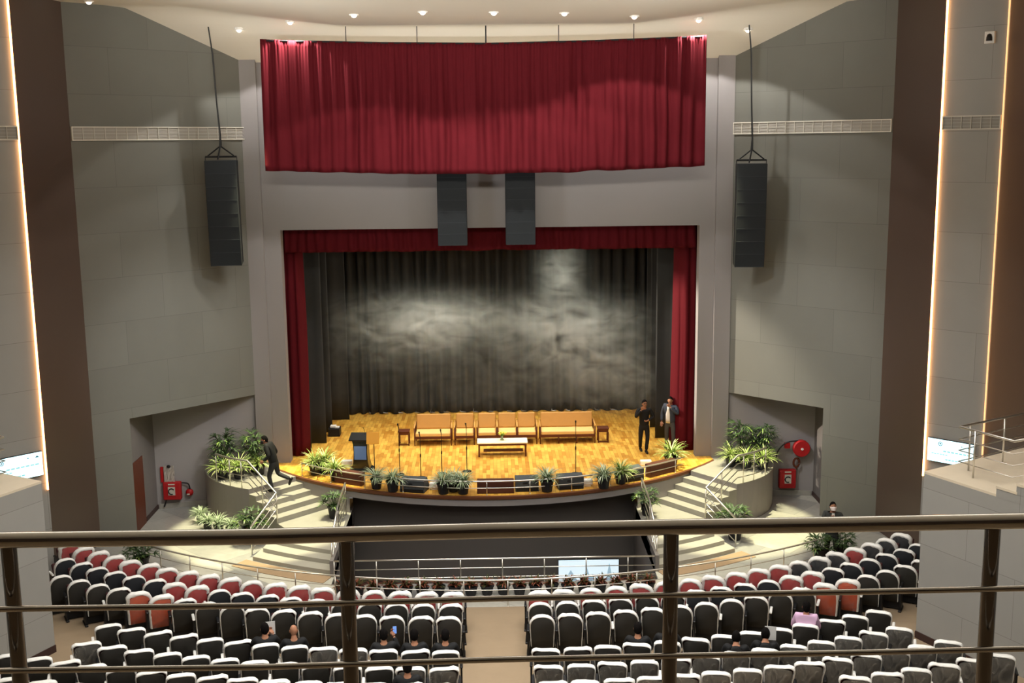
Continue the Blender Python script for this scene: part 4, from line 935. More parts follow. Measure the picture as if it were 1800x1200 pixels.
plant('smallpalm', 'leafy palm in front of the masked man, behind the stalls railing', 8.55, 28.75, 0.0, 0.9, 1.2)
plant('smallpalm', 'leafy palm at the elbow of the masked man', 9.25, 28.95, 0.0, 0.85, 2.2)
for i, (x, y, lb, s) in enumerate(((-8.72, 32.9, 'small grey green plant in the passage, first from the hose cabinet', 0.72), (-8.35, 32.25, 'small grey green plant in the passage, second from the hose cabinet', 0.72), (-7.95, 31.9, 'bushy grey green plant against the landing wall', 0.82), (-7.55, 31.7, 'grey green plant against the landing wall nearest the stair palm', 0.78))):
    plant('grey', lb, x, y, 0.0, s, None, 'small plants on the passage floor')
# row of crotons before the pit
root0 = thing('potted_croton', 'x', 'plant')
obj('pot', pot_bm(0.17, 0.24), M_pot, root0); bm = new(); lathe(bm, [(0.15, 0.21), (0.0, 0.21)], 14); obj('soil', bm, M_soil, root0)
rr = random.Random(4); bm = new()
for k in range(70): blade(bm, (rr.uniform(-.08, .08), rr.uniform(-.08, .08), 0.21 + rr.uniform(0, .12)), rr.uniform(0, 6.28), rr.uniform(.14, .26), rr.uniform(0.1, 1.3), rr.uniform(0.4, 1.4), rr.uniform(.018, .03), 3, 0 if rr.random() < .62 else 1)
obj('foliage', bm, (M_croton, M_crotong), root0)
ORD = ['first', 'second', 'third', 'fourth', 'fifth', 'sixth', 'seventh', 'eighth', 'ninth', 'tenth', 'eleventh', 'twelfth', 'thirteenth', 'fourteenth', 'fifteenth', 'sixteenth', 'seventeenth', 'eighteenth', 'nineteenth', 'twentieth', 'twenty-first', 'twenty-second', 'twenty-third', 'twenty-fourth', 'twenty-fifth']
for i in range(20):
    x = -3.8 + 0.4 * i; lb = 'reddish croton in a dark pot before the pit, %s from the lectern side' % ORD[i]
    r = root0 if i == 0 else dup(root0, (0, 0, 0), 0); r.location = (x, 26.98 + 0.03 * sin(i * 2.1), 0); r.rotation_euler = (0, 0, i * 1.7); r['label'] = lb; r['group'] = 'crotons along the pit railing'
# ------------------------------------------------------------------ stage haze
hm = bpy.data.materials.new('stage_haze'); hm.use_nodes = True; nt = hm.node_tree; L = nt.links
for nn in list(nt.nodes): nt.nodes.remove(nn)
out = nt.nodes.new('ShaderNodeOutputMaterial'); pv = nt.nodes.new('ShaderNodeVolumeScatter'); pv.inputs['Color'].default_value = (0.88, 0.97, 0.93, 1); pv.inputs['Anisotropy'].default_value = 0.0
L.new(pv.outputs[0], out.inputs['Volume'])
tc = nt.nodes.new('ShaderNodeTexCoord')
nz = nt.nodes.new('ShaderNodeTexNoise'); nz.inputs['Scale'].default_value = 0.95; nz.inputs['Detail'].default_value = 6; nz.inputs['Distortion'].default_value = 2.2
mp = nt.nodes.new('ShaderNodeMapping'); mp.inputs['Scale'].default_value = (0.8, 0.5, 1.5); L.new(tc.outputs['Object'], mp.inputs[0]); L.new(mp.outputs[0], nz.inputs['Vector'])
total = None
def mth(op, a, b=None):
    n = nt.nodes.new('ShaderNodeMath'); n.operation = op
    for i, v in enumerate((a, b)):
        if v is None: continue
        if isinstance(v, (int, float)): n.inputs[i].default_value = v
        else: L.new(v, n.inputs[i])
    return n.outputs[0]
for cx, cz, rx, rz, am in ((-2.9, 4.75, 1.9, 0.75, 1.0), (-1.7, 5.2, 1.5, 0.5, 0.8), (2.6, 4.9, 1.9, 0.7, 0.95), (3.2, 4.0, 1.5, 0.8, 0.7), (4.4, 2.9, 1.5, 0.7, 0.75), (2.35, 6.6, 0.55, 0.75, 0.8), (0.2, 3.3, 4.6, 1.4, 0.12)):
    m2 = nt.nodes.new('ShaderNodeMapping'); m2.inputs['Location'].default_value = (-cx / rx, -39.2 / 1.9, -cz / rz); m2.inputs['Scale'].default_value = (1 / rx, 1 / 1.9, 1 / rz)
    L.new(tc.outputs['Object'], m2.inputs[0])
    ln = nt.nodes.new('ShaderNodeVectorMath'); ln.operation = 'DOT_PRODUCT'; L.new(m2.outputs[0], ln.inputs[0]); L.new(m2.outputs[0], ln.inputs[1])
    e = mth('EXPONENT', mth('MULTIPLY', ln.outputs['Value'], -0.9)); e = mth('MULTIPLY', e, am)
    total = e if total is None else mth('ADD', total, e)
ns = nt.nodes.new('ShaderNodeMapRange'); ns.inputs[1].default_value = 0.36; ns.inputs[2].default_value = 0.70; ns.inputs[3].default_value = 0.05; ns.inputs[4].default_value = 1.9; L.new(nz.outputs['Fac'], ns.inputs[0])
HAZE = 0.23
L.new(mth('MULTIPLY', mth('MULTIPLY', total, ns.outputs[0]), HAZE), pv.inputs['Density'])
bm = new(); box(bm, -5.6, 5.9, 37.4, 41.2, 1.6, 7.8)
ho = obj('stage_haze', bm, hm); tag(ho, 'drifting pale stage haze in front of the black backdrop', 'haze', kind='stuff')
SC.cycles.volume_step_rate = 2.0; SC.cycles.volume_max_steps = 128
# ------------------------------------------------------------------ people
M_skin = mat('skin_brown', rgb(168, 118, 90), 0.6, var=0.04); M_hair = mat('black_hair', rgb(18, 15, 14), 0.9, spec=0.08, var=0.3, vscale=60, bump=0.5); M_eye = mat('eye_dark', rgb(20, 16, 14), 0.3); M_lip = mat('lips', rgb(140, 80, 70), 0.6)
M_suit = mat('black_suit', rgb(20, 20, 21), 0.75, var=0.1); M_suitblue = mat('slate_suit', rgb(56, 62, 74), 0.75, var=0.08); M_trous = mat('grey_trousers', rgb(74, 74, 74), 0.8, var=0.06); M_trousdark = mat('dark_trousers', rgb(46, 46, 46), 0.8)
M_shirt = mat('white_shirt', rgb(226, 222, 214), 0.8); M_shoe = mat('black_shoes', rgb(20, 18, 18), 0.4); M_pink = mat('pink_shirt', rgb(214, 176, 206), 0.8, var=0.05); M_mask = mat('white_mask', rgb(232, 220, 214), 0.8); M_maskdark = mat('dark_mask', rgb(34, 34, 38), 0.8)
M_suitgrey = mat('charcoal_suit', rgb(58, 60, 58), 0.8, var=0.08); M_glass = mat('spectacles', rgb(16, 16, 16), 0.3); M_phone = mat('phone_glow', rgb(120, 160, 220), 0.3, emit=rgb(110, 150, 230), estr=0.8); M_paper = mat('paper', rgb(230, 230, 228), 0.8)
def skin_mesh(name, pts, edges, rad, m, root, sub=2):
    me = bpy.data.meshes.new(name); me.from_pydata([tuple(p) for p in pts], edges, [])
    o = bpy.data.objects.new(name, me); COL.objects.link(o); md = o.modifiers.new('skin', 'SKIN'); md.use_smooth_shade = True
    for i, v in enumerate(me.skin_vertices[0].data):
        r = rad[i]; v.radius = r if isinstance(r, tuple) else (r, r); v.use_root = (i == 0)
    o.modifiers.new('sub', 'SUBSURF').levels = sub; o.modifiers['sub'].render_levels = sub
    bpy.context.view_layer.update(); dg = bpy.context.evaluated_depsgraph_get()
    m2 = bpy.data.meshes.new_from_object(o.evaluated_get(dg)); m2.name = name
    bpy.data.objects.remove(o); m2.materials.clear(); m2.materials.append(m)
    for p in m2.polygons: p.use_smooth = True; p.material_index = 0
    o2 = bpy.data.objects.new(name, m2); COL.objects.link(o2); o2.parent = root
    return o2
def head_geo(bm, M):
    """head about 0.23 tall centred on the origin, facing +y"""
    u, v = 20, 14; rows = []
    for i in range(v + 1):
        th = pi * i / v; cz = cos(th); sr = sin(th); row = []
        for k in range(u if 0 < i < v else 1):
            a = 2 * pi * k / u; s8 = sr ** 0.82; x = 0.076 * s8 * cos(a); y = 0.094 * s8 * sin(a); z = 0.118 * cz
            if cz < -0.1: x *= 1 - 0.30 * min(1, -cz); y *= 1 - 0.12 * min(1, -cz)
            if sin(a) > 0.93 and -0.35 < cz < 0.12: y += 0.022 * (1 - abs(cz + 0.12) / 0.27)
            if sin(a) > 0.6 and 0.05 < cz < 0.25: y -= 0.008
            if sin(a) > 0.5 and cz < -0.7: y += 0.012
            row.append(bm.verts.new(M @ Vector((x, y, z))))
        rows.append(row)
    for i in range(v):
        A, B = rows[i], rows[i + 1]
        for k in range(u):
            vs_ = []
            for q in (A[k % len(A)], B[k % len(B)], B[(k + 1) % len(B)], A[(k + 1) % len(A)]):
                if q not in vs_: vs_.append(q)
            if len(vs_) > 2: bm.faces.new(vs_)
    for s in (-1, 1):
        ball(bm, (s * 0.079, -0.005, -0.005), 0.010, 0.020, 0.032, 8, 6, M)
        ball(bm, (s * 0.031, 0.083, 0.014), 0.013, 0.008, 0.008, 8, 6, M, 1)
    ball(bm, (0, 0.084, -0.055), 0.024, 0.009, 0.007, 8, 6, M, 2)
def hand_geo(bm, wrist, direc, palm_n, curl=0.6, s=1.0):
    d = Vector(direc).normalized(); n = Vector(palm_n); n = (n - d * n.dot(d)).normalized(); sd = d.cross(n)
    M_ = Matrix(((sd.x, d.x, n.x, wrist[0]), (sd.y, d.y, n.y, wrist[1]), (sd.z, d.z, n.z, wrist[2]), (0, 0, 0, 1)))
    rbox(bm, -0.040 * s, 0.040 * s, -0.01, 0.09 * s, -0.014, 0.014, 0.012, 2, M_)
    for i, L in enumerate((0.070, 0.080, 0.074, 0.058)):
        x = (-0.030 + 0.020 * i) * s; a = 0.0; p = Vector((x, 0.085 * s, 0)); pts = [p.copy()]
        for k in range(3):
            a += curl * (0.5 + 0.1 * i); p = p + Vector((0, cos(a), sin(a))) * (L * s / 3); pts.append(p.copy())
        tube(bm, [M_ @ q for q in pts], [0.0095, 0.009, 0.0085, 0.006], 6)
    tube(bm, [M_ @ Vector(q) for q in ((-0.036 * s, 0.02, 0.004), (-0.062 * s, 0.045, 0.014), (-0.066 * s, 0.075, 0.026))], [0.012, 0.010, 0.007], 6)
def person(label, loc, rotz, J, jacket=None, trousers=None, head=(0, 0), hands=((0, 0, 1), (0, 0, 1)), curls=(0.6, 0.6), jr=1.0, mask=None, bald=False, group=None, glasses=False):
    root = thing('person', label, 'person', loc, rotz, group)
    g = lambda k: Vector(J[k])
    keys = ['pelvis', 'waist', 'chest', 'neck', 'skull', 'shl', 'ell', 'wrl', 'shr', 'elr', 'wrr', 'hil', 'knl', 'anl', 'hir', 'knr', 'anr']
    P = [g(k) for k in keys]; idx = {k: i for i, k in enumerate(keys)}
    E = [('pelvis', 'waist'), ('waist', 'chest'), ('chest', 'neck'), ('neck', 'skull'), ('chest', 'shl'), ('shl', 'ell'), ('ell', 'wrl'), ('chest', 'shr'), ('shr', 'elr'), ('elr', 'wrr'), ('pelvis', 'hil'), ('hil', 'knl'), ('knl', 'anl'), ('pelvis', 'hir'), ('hir', 'knr'), ('knr', 'anr')]
    E = [(idx[a], idx[b]) for a, b in E]
    R = [(.105, .085), (.11, .085), (.13, .095), .058, .052, .052, .040, .026, .052, .040, .026, .070, .050, .034, .070, .050, .034]
    body = skin_mesh('body', P, E, R, M_skin, root)
    # head and hands belong to the same mesh
    bm = new(); bm.from_mesh(body.data)
    hc = g('skull') + Vector((0, 0.02, 0.05)); MH = Matrix.Translation(hc) @ Matrix.Rotation(head[0], 4, 'Z') @ Matrix.Rotation(-head[1], 4, 'X')
    head_geo(bm, MH)
    for w, e, pn, c in (('wrl', 'ell', hands[0], curls[0]), ('wrr', 'elr', hands[1], curls[1])):
        d = g(w) - g(e); hand_geo(bm, g(w) + d.normalized() * 0.015, d, pn, c)
    bm.to_mesh(body.data); bm.free(); body.data.materials.append(M_eye); body.data.materials.append(M_lip)
    for p in body.data.polygons: p.use_smooth = True
    # hair
    if not bald or bald == 'fringe':
        bm = new(); rows = []; u = 18
        for i in range(8):
            th = (0.02 if bald is False else 0.8) + (1.62 - (0 if bald is False else 0.1)) * i / 7 if bald is False else 0.85 + 0.9 * i / 7
            row = []
            for k in range(u):
                a = 2 * pi * k / u; t2 = th * (1.0 - 0.42 * max(0, sin(a)) ** 0.6 + 0.07 * noise.noise((k * 1.9, 3.0, 1.0))) if bald is False else th
                if bald is False: t2 *= 1 + 0.36 * max(0, -sin(a))
                rr_ = 1.13 + 0.05 * noise.noise((k * 1.7, i * 1.3, 2.0)) + 0.025 * noise.noise((k * 3.1, i * 2.7, 5.0))
                row.append(bm.verts.new(MH @ Vector((0.076 * rr_ * max(0, sin(t2)) ** 0.82 * cos(a), 0.094 * rr_ * max(0, sin(t2)) ** 0.82 * sin(a) - 0.004, 0.118 * rr_ * cos(t2) + 0.003))))
            rows.append(row)
        for i in range(7):
            for k in range(u):
                if bald == 'fringe' and sin(2 * pi * (k + .5) / u) > 0.45: continue
                bm.faces.new((rows[i][k], rows[i + 1][k], rows[i + 1][(k + 1) % u], rows[i][(k + 1) % u]))
        if bald is False: bm.faces.new(rows[0])
        o = obj('hair', bm, M_hair, root, smooth=True); o.modifiers.new('thickness', 'SOLIDIFY').thickness = 0.01
    if jacket:
        kk = ['pelvis', 'waist', 'chest', 'neck', 'shl', 'ell', 'wrl', 'shr', 'elr', 'wrr']
        id2 = {k: i for i, k in enumerate(kk)}; pts = [g(k) for k in kk]
        pts[0] = g('pelvis') + Vector((0, 0, -0.15)) if J.get('stand', True) else g('pelvis'); pts[3] = g('chest').lerp(g('neck'), 0.80)
        pts[6] = g('ell').lerp(g('wrl'), 0.93); pts[9] = g('elr').lerp(g('wrr'), 0.93)
        e2 = [(0, 1), (1, 2), (2, 3), (2, 4), (4, 5), (5, 6), (2, 7), (7, 8), (8, 9)]
        r2 = [(.195, .150), (.16, .122), (.168, .125), .075, .074, .060, .044, .074, .060, .044]
        skin_mesh('jacket', pts, e2, [tuple(q * jr for q in r) if isinstance(r, tuple) else r * jr for r in r2], jacket, root)
    if trousers:
        up = Vector((0, 0, 1)) if J.get('stand', True) else Vector((0, -0.3, 0.9))
        pts = [g('pelvis') + up * 0.09, g('pelvis') - up * 0.03, g('hil').lerp(g('knl'), 0.22), g('knl'), g('anl'), g('hir').lerp(g('knr'), 0.22), g('knr'), g('anr')]
        r2 = [(.130, .10), (.140, .108), .094, .070, .056, .094, .070, .056]
        skin_mesh('trousers', pts, [(0, 1), (1, 2), (2, 3), (3, 4), (1, 5), (5, 6), (6, 7)], r2, trousers, root)
    for a, k, t in (('anl', 'knl', J.get('tol', (0, 1, 0))), ('anr', 'knr', J.get('tor', (0, 1, 0)))):
        d = Vector(t).normalized(); p = g(a); dn = (p - g(k)).normalized(); dn = (dn - d * dn.dot(d)).normalized()
        bm = new(); tube(bm, [p - d * 0.07 + dn * 0.045, p + dn * 0.03, p + d * 0.08 + dn * 0.045, p + d * 0.16 + dn * 0.055, p + d * 0.19 + dn * 0.06], [0.030, 0.046, 0.044, 0.036, 0.014], 10)
        obj('shoe', bm, M_shoe, root, smooth=True)
    if mask:
        bm = new()
        gv = [[bm.verts.new(MH @ Vector((0.082 * sin(a) * (1 - 0.28 * max(0, (j - 1) / 3)), 0.100 * cos(a) + 0.012, 0.0 - 0.026 * j))) for a in [-1.35 + 2.7 * i / 10 for i in range(11)]] for j in range(5)]
        for j in range(4):
            for i in range(10): bm.faces.new((gv[j][i], gv[j + 1][i], gv[j + 1][i + 1], gv[j][i + 1]))
        o = obj('face_mask', bm, mask, root, smooth=True); o.modifiers.new('thickness', 'SOLIDIFY').thickness = 0.006
    if glasses:
        bm = new()
        for s in (-1, 1):
            tube(bm, [MH @ Vector((s * 0.032 + 0.024 * cos(t), 0.096, 0.014 + 0.019 * sin(t))) for t in [2 * pi * i / 12 for i in range(12)]], 0.005, 5, closed=True)
            tube(bm, [MH @ Vector(q) for q in ((s * 0.056, 0.094, 0.018), (s * 0.082, 0.0, 0.02))], 0.003, 5)
        tube(bm, [MH @ Vector((-0.008, 0.097, 0.016)), MH @ Vector((0.008, 0.097, 0.016))], 0.003, 5)
        obj('spectacles', bm, M_glass, root)
    return root
def pose(**k):
    J = dict(pelvis=(0, 0, .94), waist=(0, 0, 1.08), chest=(0, 0.0, 1.28), neck=(0, 0.0, 1.47), skull=(0, 0.01, 1.54), shl=(-.19, 0, 1.41), ell=(-.25, -.02, 1.13), wrl=(-.25, .06, .88), shr=(.19, 0, 1.41), elr=(.25, -.02, 1.13), wrr=(.25, .06, .88),
             hil=(-.095, 0, .88), knl=(-.11, .02, .49), anl=(-.12, -.02, .09), hir=(.095, 0, .88), knr=(.11, .02, .49), anr=(.12, -.02, .09))
    J.update(k); return J
# two men on the stage (facing the hall: local +y turned to -y)
r = person('man in black suit with pale-lit shoulders, hand raised to his face, walking on the stage', (4.82, 35.58, 1.2), pi + 0.12,
       pose(shr=(.20, .02, 1.42), elr=(.30, .10, 1.17), wrr=(.13, .16, 1.43), ell=(-.30, .02, 1.14), wrl=(-.06, .22, 1.09),
            hir=(.095, 0, .89), knr=(.12, .02, .49), anr=(.07, -.20, .10), knl=(-.09, .10, .50), anl=(-.05, .10, .09)), M_suit, M_suit, (0.1, -0.1), ((0, -0.3, 1), (0, 1, 0)), (0.8, 1.3), 1.0, glasses=True)
# in this frame local x points to the viewer's other side once turned round
r = person('man in open slate jacket and white shirt, hand at chin, by the red curtain', (5.72, 36.0, 1.2), pi - 0.45,
       pose(shl=(-.21, 0, 1.41), ell=(-.28, .10, 1.16), wrl=(-.05, .19, 1.42), elr=(.27, -.02, 1.12), wrr=(.26, .08, .88), knl=(-.12, .05, .50), anl=(-.15, .04, .09)), M_suitblue, M_trous, (0.1, 0.0), ((0, 1, 0), (0, 0, 1)), (1.2, 0.5), 1.12)
bm = new(); gv = [[bm.verts.new((x, 0.130 + 0.012 * cos(x * 12) - 0.02 * abs(z - 1.2), z)) for x in ((-0.03, 0.02, 0.07, 0.11) if z < 1.25 else (-0.01, 0.02, 0.05, 0.07))] for z in (0.86, 1.0, 1.15, 1.3, 1.42)]
for j in range(4):
    for i in range(3): bm.faces.new((gv[j][i], gv[j + 1][i], gv[j + 1][i + 1], gv[j][i + 1]))
o = obj('shirt_front', bm, M_shirt, r, smooth=True); o.modifiers.new('thickness', 'SOLIDIFY').thickness = 0.006
# man running across the stair top
r = person('man in black jacket and dark mask running across the marble stair top', (-6.38, 32.48, 1.05), radians(80),
       pose(pelvis=(0, 0, .92), waist=(0, .05, 1.06), chest=(0, .13, 1.25), neck=(0, .22, 1.42), skull=(0, .25, 1.48), shl=(-.19, .15, 1.38), ell=(-.26, .05, 1.12), wrl=(-.24, .24, .96), shr=(.19, .15, 1.38), elr=(.27, .02, 1.12), wrr=(.24, .20, .93),
            hil=(-.095, 0, .87), knl=(-.10, .14, .48), anl=(-.10, .06, .09), hir=(.095, 0, .87), knr=(.11, -.06, .50), anr=(.11, -.42, .36), tor=(0, .5, -.9)), M_suit, M_trousdark, (0.35, 0.1), ((1, 0, 0), (-1, 0, 0)), (0.7, 0.7), 1.05, mask=M_maskdark)
# masked man behind the stalls rail
r = person('man in charcoal suit with white face mask standing behind the stalls railing', (8.93, 28.95, -0.12), pi - 0.15,
       pose(shl=(-.21, 0, 1.40), ell=(-.27, .08, 1.14), wrl=(-.10, .24, 1.18), elr=(.26, .06, 1.13), wrr=(.06, .22, 1.34)), M_suitgrey, M_trousdark, (0.1, -0.25), ((0, 0, 1), (0, 1, 0)), (0.8, 1.0), 1.08, mask=M_mask)
bm = new(); gv = [[bm.verts.new((x, 0.142, z)) for x in (-0.035, 0.0, 0.035)] for z in (1.1, 1.22, 1.34, 1.44)]
for j in range(3):
    for i in range(2): bm.faces.new((gv[j][i], gv[j + 1][i], gv[j + 1][i + 1], gv[j][i + 1]))
o = obj('shirt_front', bm, M_shirt, r); o.modifiers.new('thickness', 'SOLIDIFY').thickness = 0.02
# seated spectators
def sit(**k):
    J = dict(stand=False, pelvis=(0, .20, .54), waist=(0, .17, .68), chest=(0, .15, .90), neck=(0, .17, 1.09), skull=(0, .19, 1.155), shl=(-.19, .15, 1.04), ell=(-.25, .22, .78), wrl=(-.17, .44, .70), shr=(.19, .15, 1.04), elr=(.25, .22, .78), wrr=(.17, .44, .70),
             hil=(-.10, .24, .52), knl=(-.13, .64, .52), anl=(-.13, .68, .10), hir=(.10, .24, .52), knr=(.13, .64, .52), anr=(.13, .68, .10)); J.update(k); return J
def chair_pos(k, x):
    yc, R, z = ROWS[k]; return Vector((x, yc - sqrt(R * R - x * x), z)), atan2(-x, sqrt(R * R - x * x))
OCC = {}
seat_people = [(4, 466, 1141, 'spectator with black hair reading a white paper in the fourth row', M_suit, False, 'paper', 'a'), (4, 512, 1142, 'bald spectator in dark jacket beside the one reading a paper', M_suit, 'bald', None, 'b'),
               (4, 662, 1147, 'spectator in black holding up a lit blue phone in the fourth row', M_suit, False, 'phone', 'c'), (4, 724, 1147, 'spectator in dark jacket, second from the aisle in the fourth row, lectern side', M_suit, False, None, 'a'), (4, 783, 1147, 'spectator in dark jacket sitting right at the aisle, fourth row', M_suit, False, None, 'a'),
               (6, 708, 1199, 'dark-haired spectator two rows behind the one with the phone', M_suit, False, None, 'a'),
               (4, 1113, 1130, 'dark-haired spectator in the fourth row facing the long sofa', M_suit, False, None, 'a'), (4, 1157, 1125, 'spectator beside the balcony post, next to the dark-haired one facing the sofa', M_suit, False, None, 'a'),
               (5, 1279, 1150, 'spectator with head bent, fifth row, next to one with papers', M_suit, False, None, 'd'), (5, 1329, 1145, 'spectator holding papers in the fifth row, two rows behind the pink shirt', M_suit, False, 'paper', 'd'), (4, 1400, 1100, 'man in a pale pink shirt sitting in the fourth row', M_pink, False, None, 'e')]
SEATP = {}
for k, px, py, lb, jk, bald, prop, var in seat_people:
    z = ROWS[k][2] + 1.0; p = at(px, py, z); R = ROWS[k][1]; s0 = R * math.asin(max(-1, min(1, p.x / R)))
    n = max(0, round((abs(s0) - 0.98) / 0.6)); sg = -1 if s0 < 0 else 1; s = sg * (0.98 + 0.6 * n); OCC[(k, sg, n)] = True
    x = R * sin(s / R); pos, rz = chair_pos(k, x)
    key = (var, bald)
    up = {'a': 0.0, 'b': 0.0, 'c': 0.0, 'd': -0.03, 'e': 0.08}[var]
    if key in SEATP:
        src = SEATP[key]; q = dup(src, pos, rz, lb); 
        if 'group' in q: del q['group']
    else:
        kw = {}
        if prop == 'phone': kw = dict(elr=(.28, .30, .86), wrr=(.20, .40, 1.08))
        if prop == 'paper': kw = dict(elr=(.27, .30, .84), wrr=(.16, .46, .98), ell=(-.26, .30, .84), wrl=(.02, .48, .96))
        if var == 'd': kw.update(skull=(0, .25, 1.12), neck=(0, .21, 1.07))
        q = person(lb, pos, rz, sit(**kw), jk, M_trousdark, (0, -0.35 if var == 'd' else -0.1), ((0, 0, 1), (0, 0, 1)), (0.8, 0.9), 1.02 if var != 'e' else 1.08, bald=bald); SEATP[key] = q if prop is None else None
        if SEATP[key] is None: del SEATP[key]
    if up: q.location.z += 0.0; q.location.z += 0.06 if var == 'e' else 0
    wx, wy = (0.16, 0.46)
    if prop:
        c, s_ = cos(rz), sin(rz); hx, hy, hz = (0.22, 0.44, 1.19) if prop == 'phone' else (0.10, 0.56, 1.06)
        loc = (pos.x + hx * c - hy * s_, pos.y + hx * s_ + hy * c, pos.z + hz)
        bm = new()
        if prop == 'phone':
            rbox(bm, -0.04, 0.04, -0.005, 0.005, -0.08, 0.08, 0.004, 1); o = obj('phone', bm, M_blackplastic, loc=loc, rotz=rz); tag(o, 'lit blue phone held up by a spectator in the fourth row', 'phone')
            bm = new(); box(bm, -0.036, 0.036, -0.008, -0.005, -0.074, 0.074); obj('display', bm, M_phone, o)
        else:
            box(bm, -0.11, 0.11, -0.003, 0.003, -0.14, 0.14); o = obj('paper_sheet', bm, M_paper, loc=loc, rotz=rz); tag(o, 'white paper held by the ' + ('fourth row reader' if k == 4 else 'fifth row reader with bent head'), 'paper')

# ------------------------------------------------------------------ stalls seats
def outline(hw, h, ry, p, z0=0.0, n=14, ns=4, taper=0.02):
    pts = []; hb = hw - taper
    for i in range(ns): t = i / ns; pts.append((-(hb + (hw - hb) * t), z0 + (h - ry - z0) * t))
    for i in range(n + 1):
        a = pi - pi * i / n; c, s = cos(a), sin(a)
        pts.append((hw * (1 if c > 0 else -1) * abs(c) ** (2 / p), h - ry + ry * abs(s) ** (2 / p)))
    for i in range(ns): t = 1 - (i + 1) / ns; pts.append((hb + (hw - hb) * t, z0 + (h - ry - z0) * t))
    return pts
RC = Matrix.Translation((0, 0.19, 0.22)) @ Matrix.Rotation(radians(13), 4, 'X')
def loft(name, spec, capf, capb, m, jit=0.0, seed=0, closed_bottom=True, tuft=None):
    """spec: list of (outline, y)"""
    rr = random.Random(seed); bm = new(); loops = []
    for ol, y in spec:
        row = []
        for (x, z) in ol:
            j = Vector((rr.uniform(-jit, jit), rr.uniform(-jit, jit), rr.uniform(-jit, jit)))
            if tuft and z > 0.62 and abs(x - tuft) < 0.07: j += Vector((0.03 * (1 if tuft > 0 else -1), 0, 0.022))
            row.append(bm.verts.new(RC @ (Vector((x, y, z)) + j)))
        loops.append(row)
    n = len(loops[0])
    for a, b in zip(loops, loops[1:]):
        for i in range(n - (0 if closed_bottom else 1)): bm.faces.new((a[i], a[(i + 1) % n], b[(i + 1) % n], b[i]))
    if capf: bm.faces.new(loops[0])
    if capb: bm.faces.new(loops[-1][::-1])
    bmesh.ops.recalc_face_normals(bm, faces=bm.faces)
    me = bpy.data.meshes.new(name); bm.to_mesh(me); bm.free(); me.materials.append(m)
    for p in me.polygons: p.use_smooth = True
    return me
SHAPES = {'arch': (0.27, 0.20, 2.35), 'square': (0.268, 0.13, 3.4)}
ME = {}
for st, (ry, _, p) in {k: (v[0], v[1], v[2]) for k, v in SHAPES.items()}.items():
    ry = SHAPES[st][0] if st == 'arch' else SHAPES[st][1]
    def O(d, z0=0.0): return outline(0.270 - d * 0.72, 0.78 - d * 0.85, max(0.05, ry - d * 0.5), p, z0)
    ME['backrest', st] = loft('backrest', [(O(0.050), -0.035), (O(0.034), -0.058), (O(0.048), -0.070)], True, True, M_seatdark)
    ME['cushion', st] = loft('cushion', [(O(0.05), 0.05), (O(0.02), 0.03), (O(0.015), -0.02), (O(0.05), -0.03)], True, True, M_seatfab)
    for v in range(4):
        ME['cover', st, v] = loft('plastic_cover', [(O(0.02), 0.045), (O(0.004), 0.02), (O(0.0), -0.025), (O(0.010), -0.056), (O(0.026), -0.068), (O(0.036), -0.056)], False, False, M_cover, 0.005, v, False, (None, 0.2, -0.2, None)[v])
        ME['bag', st, v] = loft('plastic_cover', [(O(0.02), 0.06), (O(-0.012), 0.03), (O(-0.018), -0.03), (O(0.010), -0.066), (O(0.036), -0.076), (O(0.060), -0.072)], False, False, M_cover, 0.006, 20 + v, False, (0.2, None, -0.2, 0.2)[v])
        ME['sheet', st, v] = loft('plastic_sheet', [(O(0.03), -0.078), (O(0.09), -0.086), (O(0.15), -0.083), (O(0.20), -0.089)], False, True, M_film, 0.003, 40 + v)
def mesh_of(name, fn, m, smooth=False):
    bm = new(); fn(bm); me = bpy.data.meshes.new(name); bm.normal_update(); bm.to_mesh(me); bm.free(); me.materials.append(m)
    return me
SEAT_M = Matrix.Translation((0, 0.22, 0.40)) @ Matrix.Rotation(radians(62), 4, 'X')
ME['seat'] = mesh_of('seat', lambda b: rbox(b, -0.235, 0.235, 0.0, 0.42, -0.05, 0.05, 0.03, 2, SEAT_M), M_seatfab)
ME['seatdown'] = mesh_of('seat', lambda b: rbox(b, -0.235, 0.235, 0.16, 0.60, 0.36, 0.45, 0.03, 2), M_seatfab)
ME['armrest'] = mesh_of('armrest', lambda b: rbox(b, -0.03, 0.03, 0.03, 0.38, 0.585, 0.625, 0.012, 1), M_blackplastic)
ME['underframe'] = mesh_of('underframe', lambda b: rbox(b, -0.275, 0.275, 0.16, 0.24, 0.02, 0.36, 0.01, 1), M_blackplastic)
ME['side_frame'] = mesh_of('side_frame', lambda b: (rbox(b, -0.02, 0.02, 0.06, 0.36, 0.04, 0.59, 0.008, 1), rbox(b, -0.035, 0.035, 0.02, 0.42, 0.0, 0.04, 0.008, 1)), M_blackplastic)
def put(mesh, root, m=None, x=0.0, name=None):
    o = bpy.data.objects.new(name or mesh.name.split('.')[0], mesh); COL.objects.link(o); o.parent = root; o.location = (x, 0, 0)
    if m: o.material_slots[0].link = 'OBJECT'; o.material_slots[0].material = m
    return o
ROWN = {1: 'front row', 2: 'second row', 3: 'third row', 4: 'fourth row', 5: 'fifth row', 6: 'sixth row', 7: 'seventh row'}
LIM = {1: (-11.0, 10.75), 2: (-10.95, 10.7), 3: (-10.45, 10.15), 4: (-8.3, 8.1), 5: (-8.35, 8.25), 6: (-9.2, 8.75), 7: (-9.6, 9.5)}
COLS = {'dark': (M_seatdark, 'charcoal-backed'), 'navy': (M_seatnavy, 'blue-black-backed'), 'red': (M_seatred, 'red-backed'), 'orange': (M_seatorange, 'orange-red-backed')}
rs = random.Random(12)
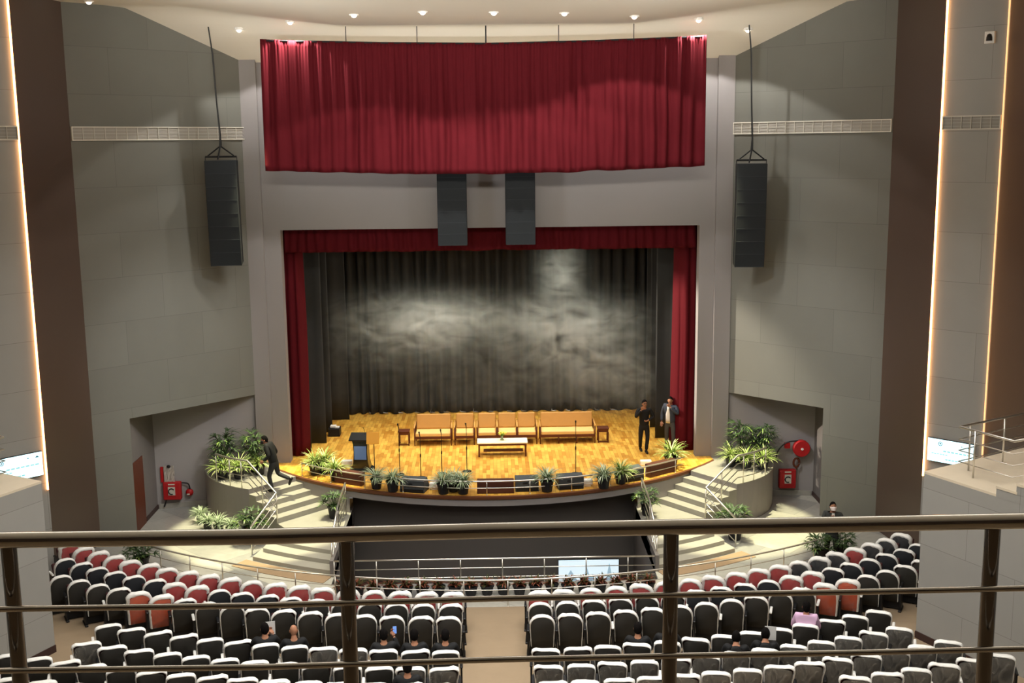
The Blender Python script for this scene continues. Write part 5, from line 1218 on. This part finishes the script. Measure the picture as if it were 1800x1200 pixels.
for k in range(1, 8):
    yc, R, zf = ROWS[k]; st = 'arch' if k <= 3 else 'square'
    for sg in (-1, 1):
        n = 0
        while True:
            s = sg * (0.98 + 0.6 * n); x = R * sin(s / R)
            if x < LIM[k][0] or x > LIM[k][1]: break
            pos, rz = chair_pos(k, x)
            px = 864 + x / (pos.y * 1.055) * 2020
            if k == 7 and abs(x) < 5.9: n += 1; continue
            col, wrap = 'dark', 'rim'
            if k == 1:
                wrap = 'bagsheet'; col = 'red'
                if sg > 0 and (px > 1395 or n == 1): col = 'navy'
                if sg > 0 and 1483 < px < 1512: col = 'red'
            elif k == 2:
                col = 'navy' if abs(px - 864) > 330 else 'dark'
                if 285 < px < 352 or 1368 < px < 1436: col = 'red'; wrap = 'bagsheet'
            elif k == 3:
                if 215 < px < 290 or 1436 < px < 1497: col = 'orange'; wrap = 'bagsheet'
            elif k == 4:
                if sg < 0 and 540 < px: wrap = 'sheet' if px < 640 else 'rim'
            elif k == 5:
                if sg > 0: wrap = 'sheet'
                if sg < 0 and (px < 160 or px > 700): wrap = 'sheet'
            elif k >= 6 and sg > 0: wrap = 'sheet'
            v = rs.randrange(4)
            wn = {'rim': 'with white plastic rim', 'bagsheet': 'in white plastic', 'sheet': 'under clear plastic'}[wrap]
            lab = '%s theatre seat %s, %s, %s from aisle, %s' % (COLS[col][1], wn, ROWN[k], ORD[n], 'lectern side' if sg < 0 else 'sensor side')
            root = thing('theatre_seat', lab, 'seat', pos, rz + rs.uniform(-0.02, 0.02), 'plastic-covered theatre seats in the stalls')
            put(ME['backrest', st], root, COLS[col][0])
            put(ME['cushion', st], root, COLS[col][0] if col in ('red', 'orange') else None)
            put(ME[('bag' if wrap == 'bagsheet' else 'cover'), st, v], root)
            if wrap != 'rim': put(ME['sheet', st, rs.randrange(4)], root, M_filmrow if wrap == 'bagsheet' else None)
            put(ME['seatdown' if (k, sg, n) in OCC else 'seat'], root)
            put(ME['underframe'], root)
            aw = M_cover if rs.random() < 0.4 else None
            put(ME['armrest'], root, aw, -0.30 * sg * -1 if n else -0.30 * sg * -1); put(ME['side_frame'], root, None, 0.30 * sg)
            if n == 0: put(ME['armrest'], root, None, -0.30 * sg); put(ME['side_frame'], root, None, -0.30 * sg)
            n += 1
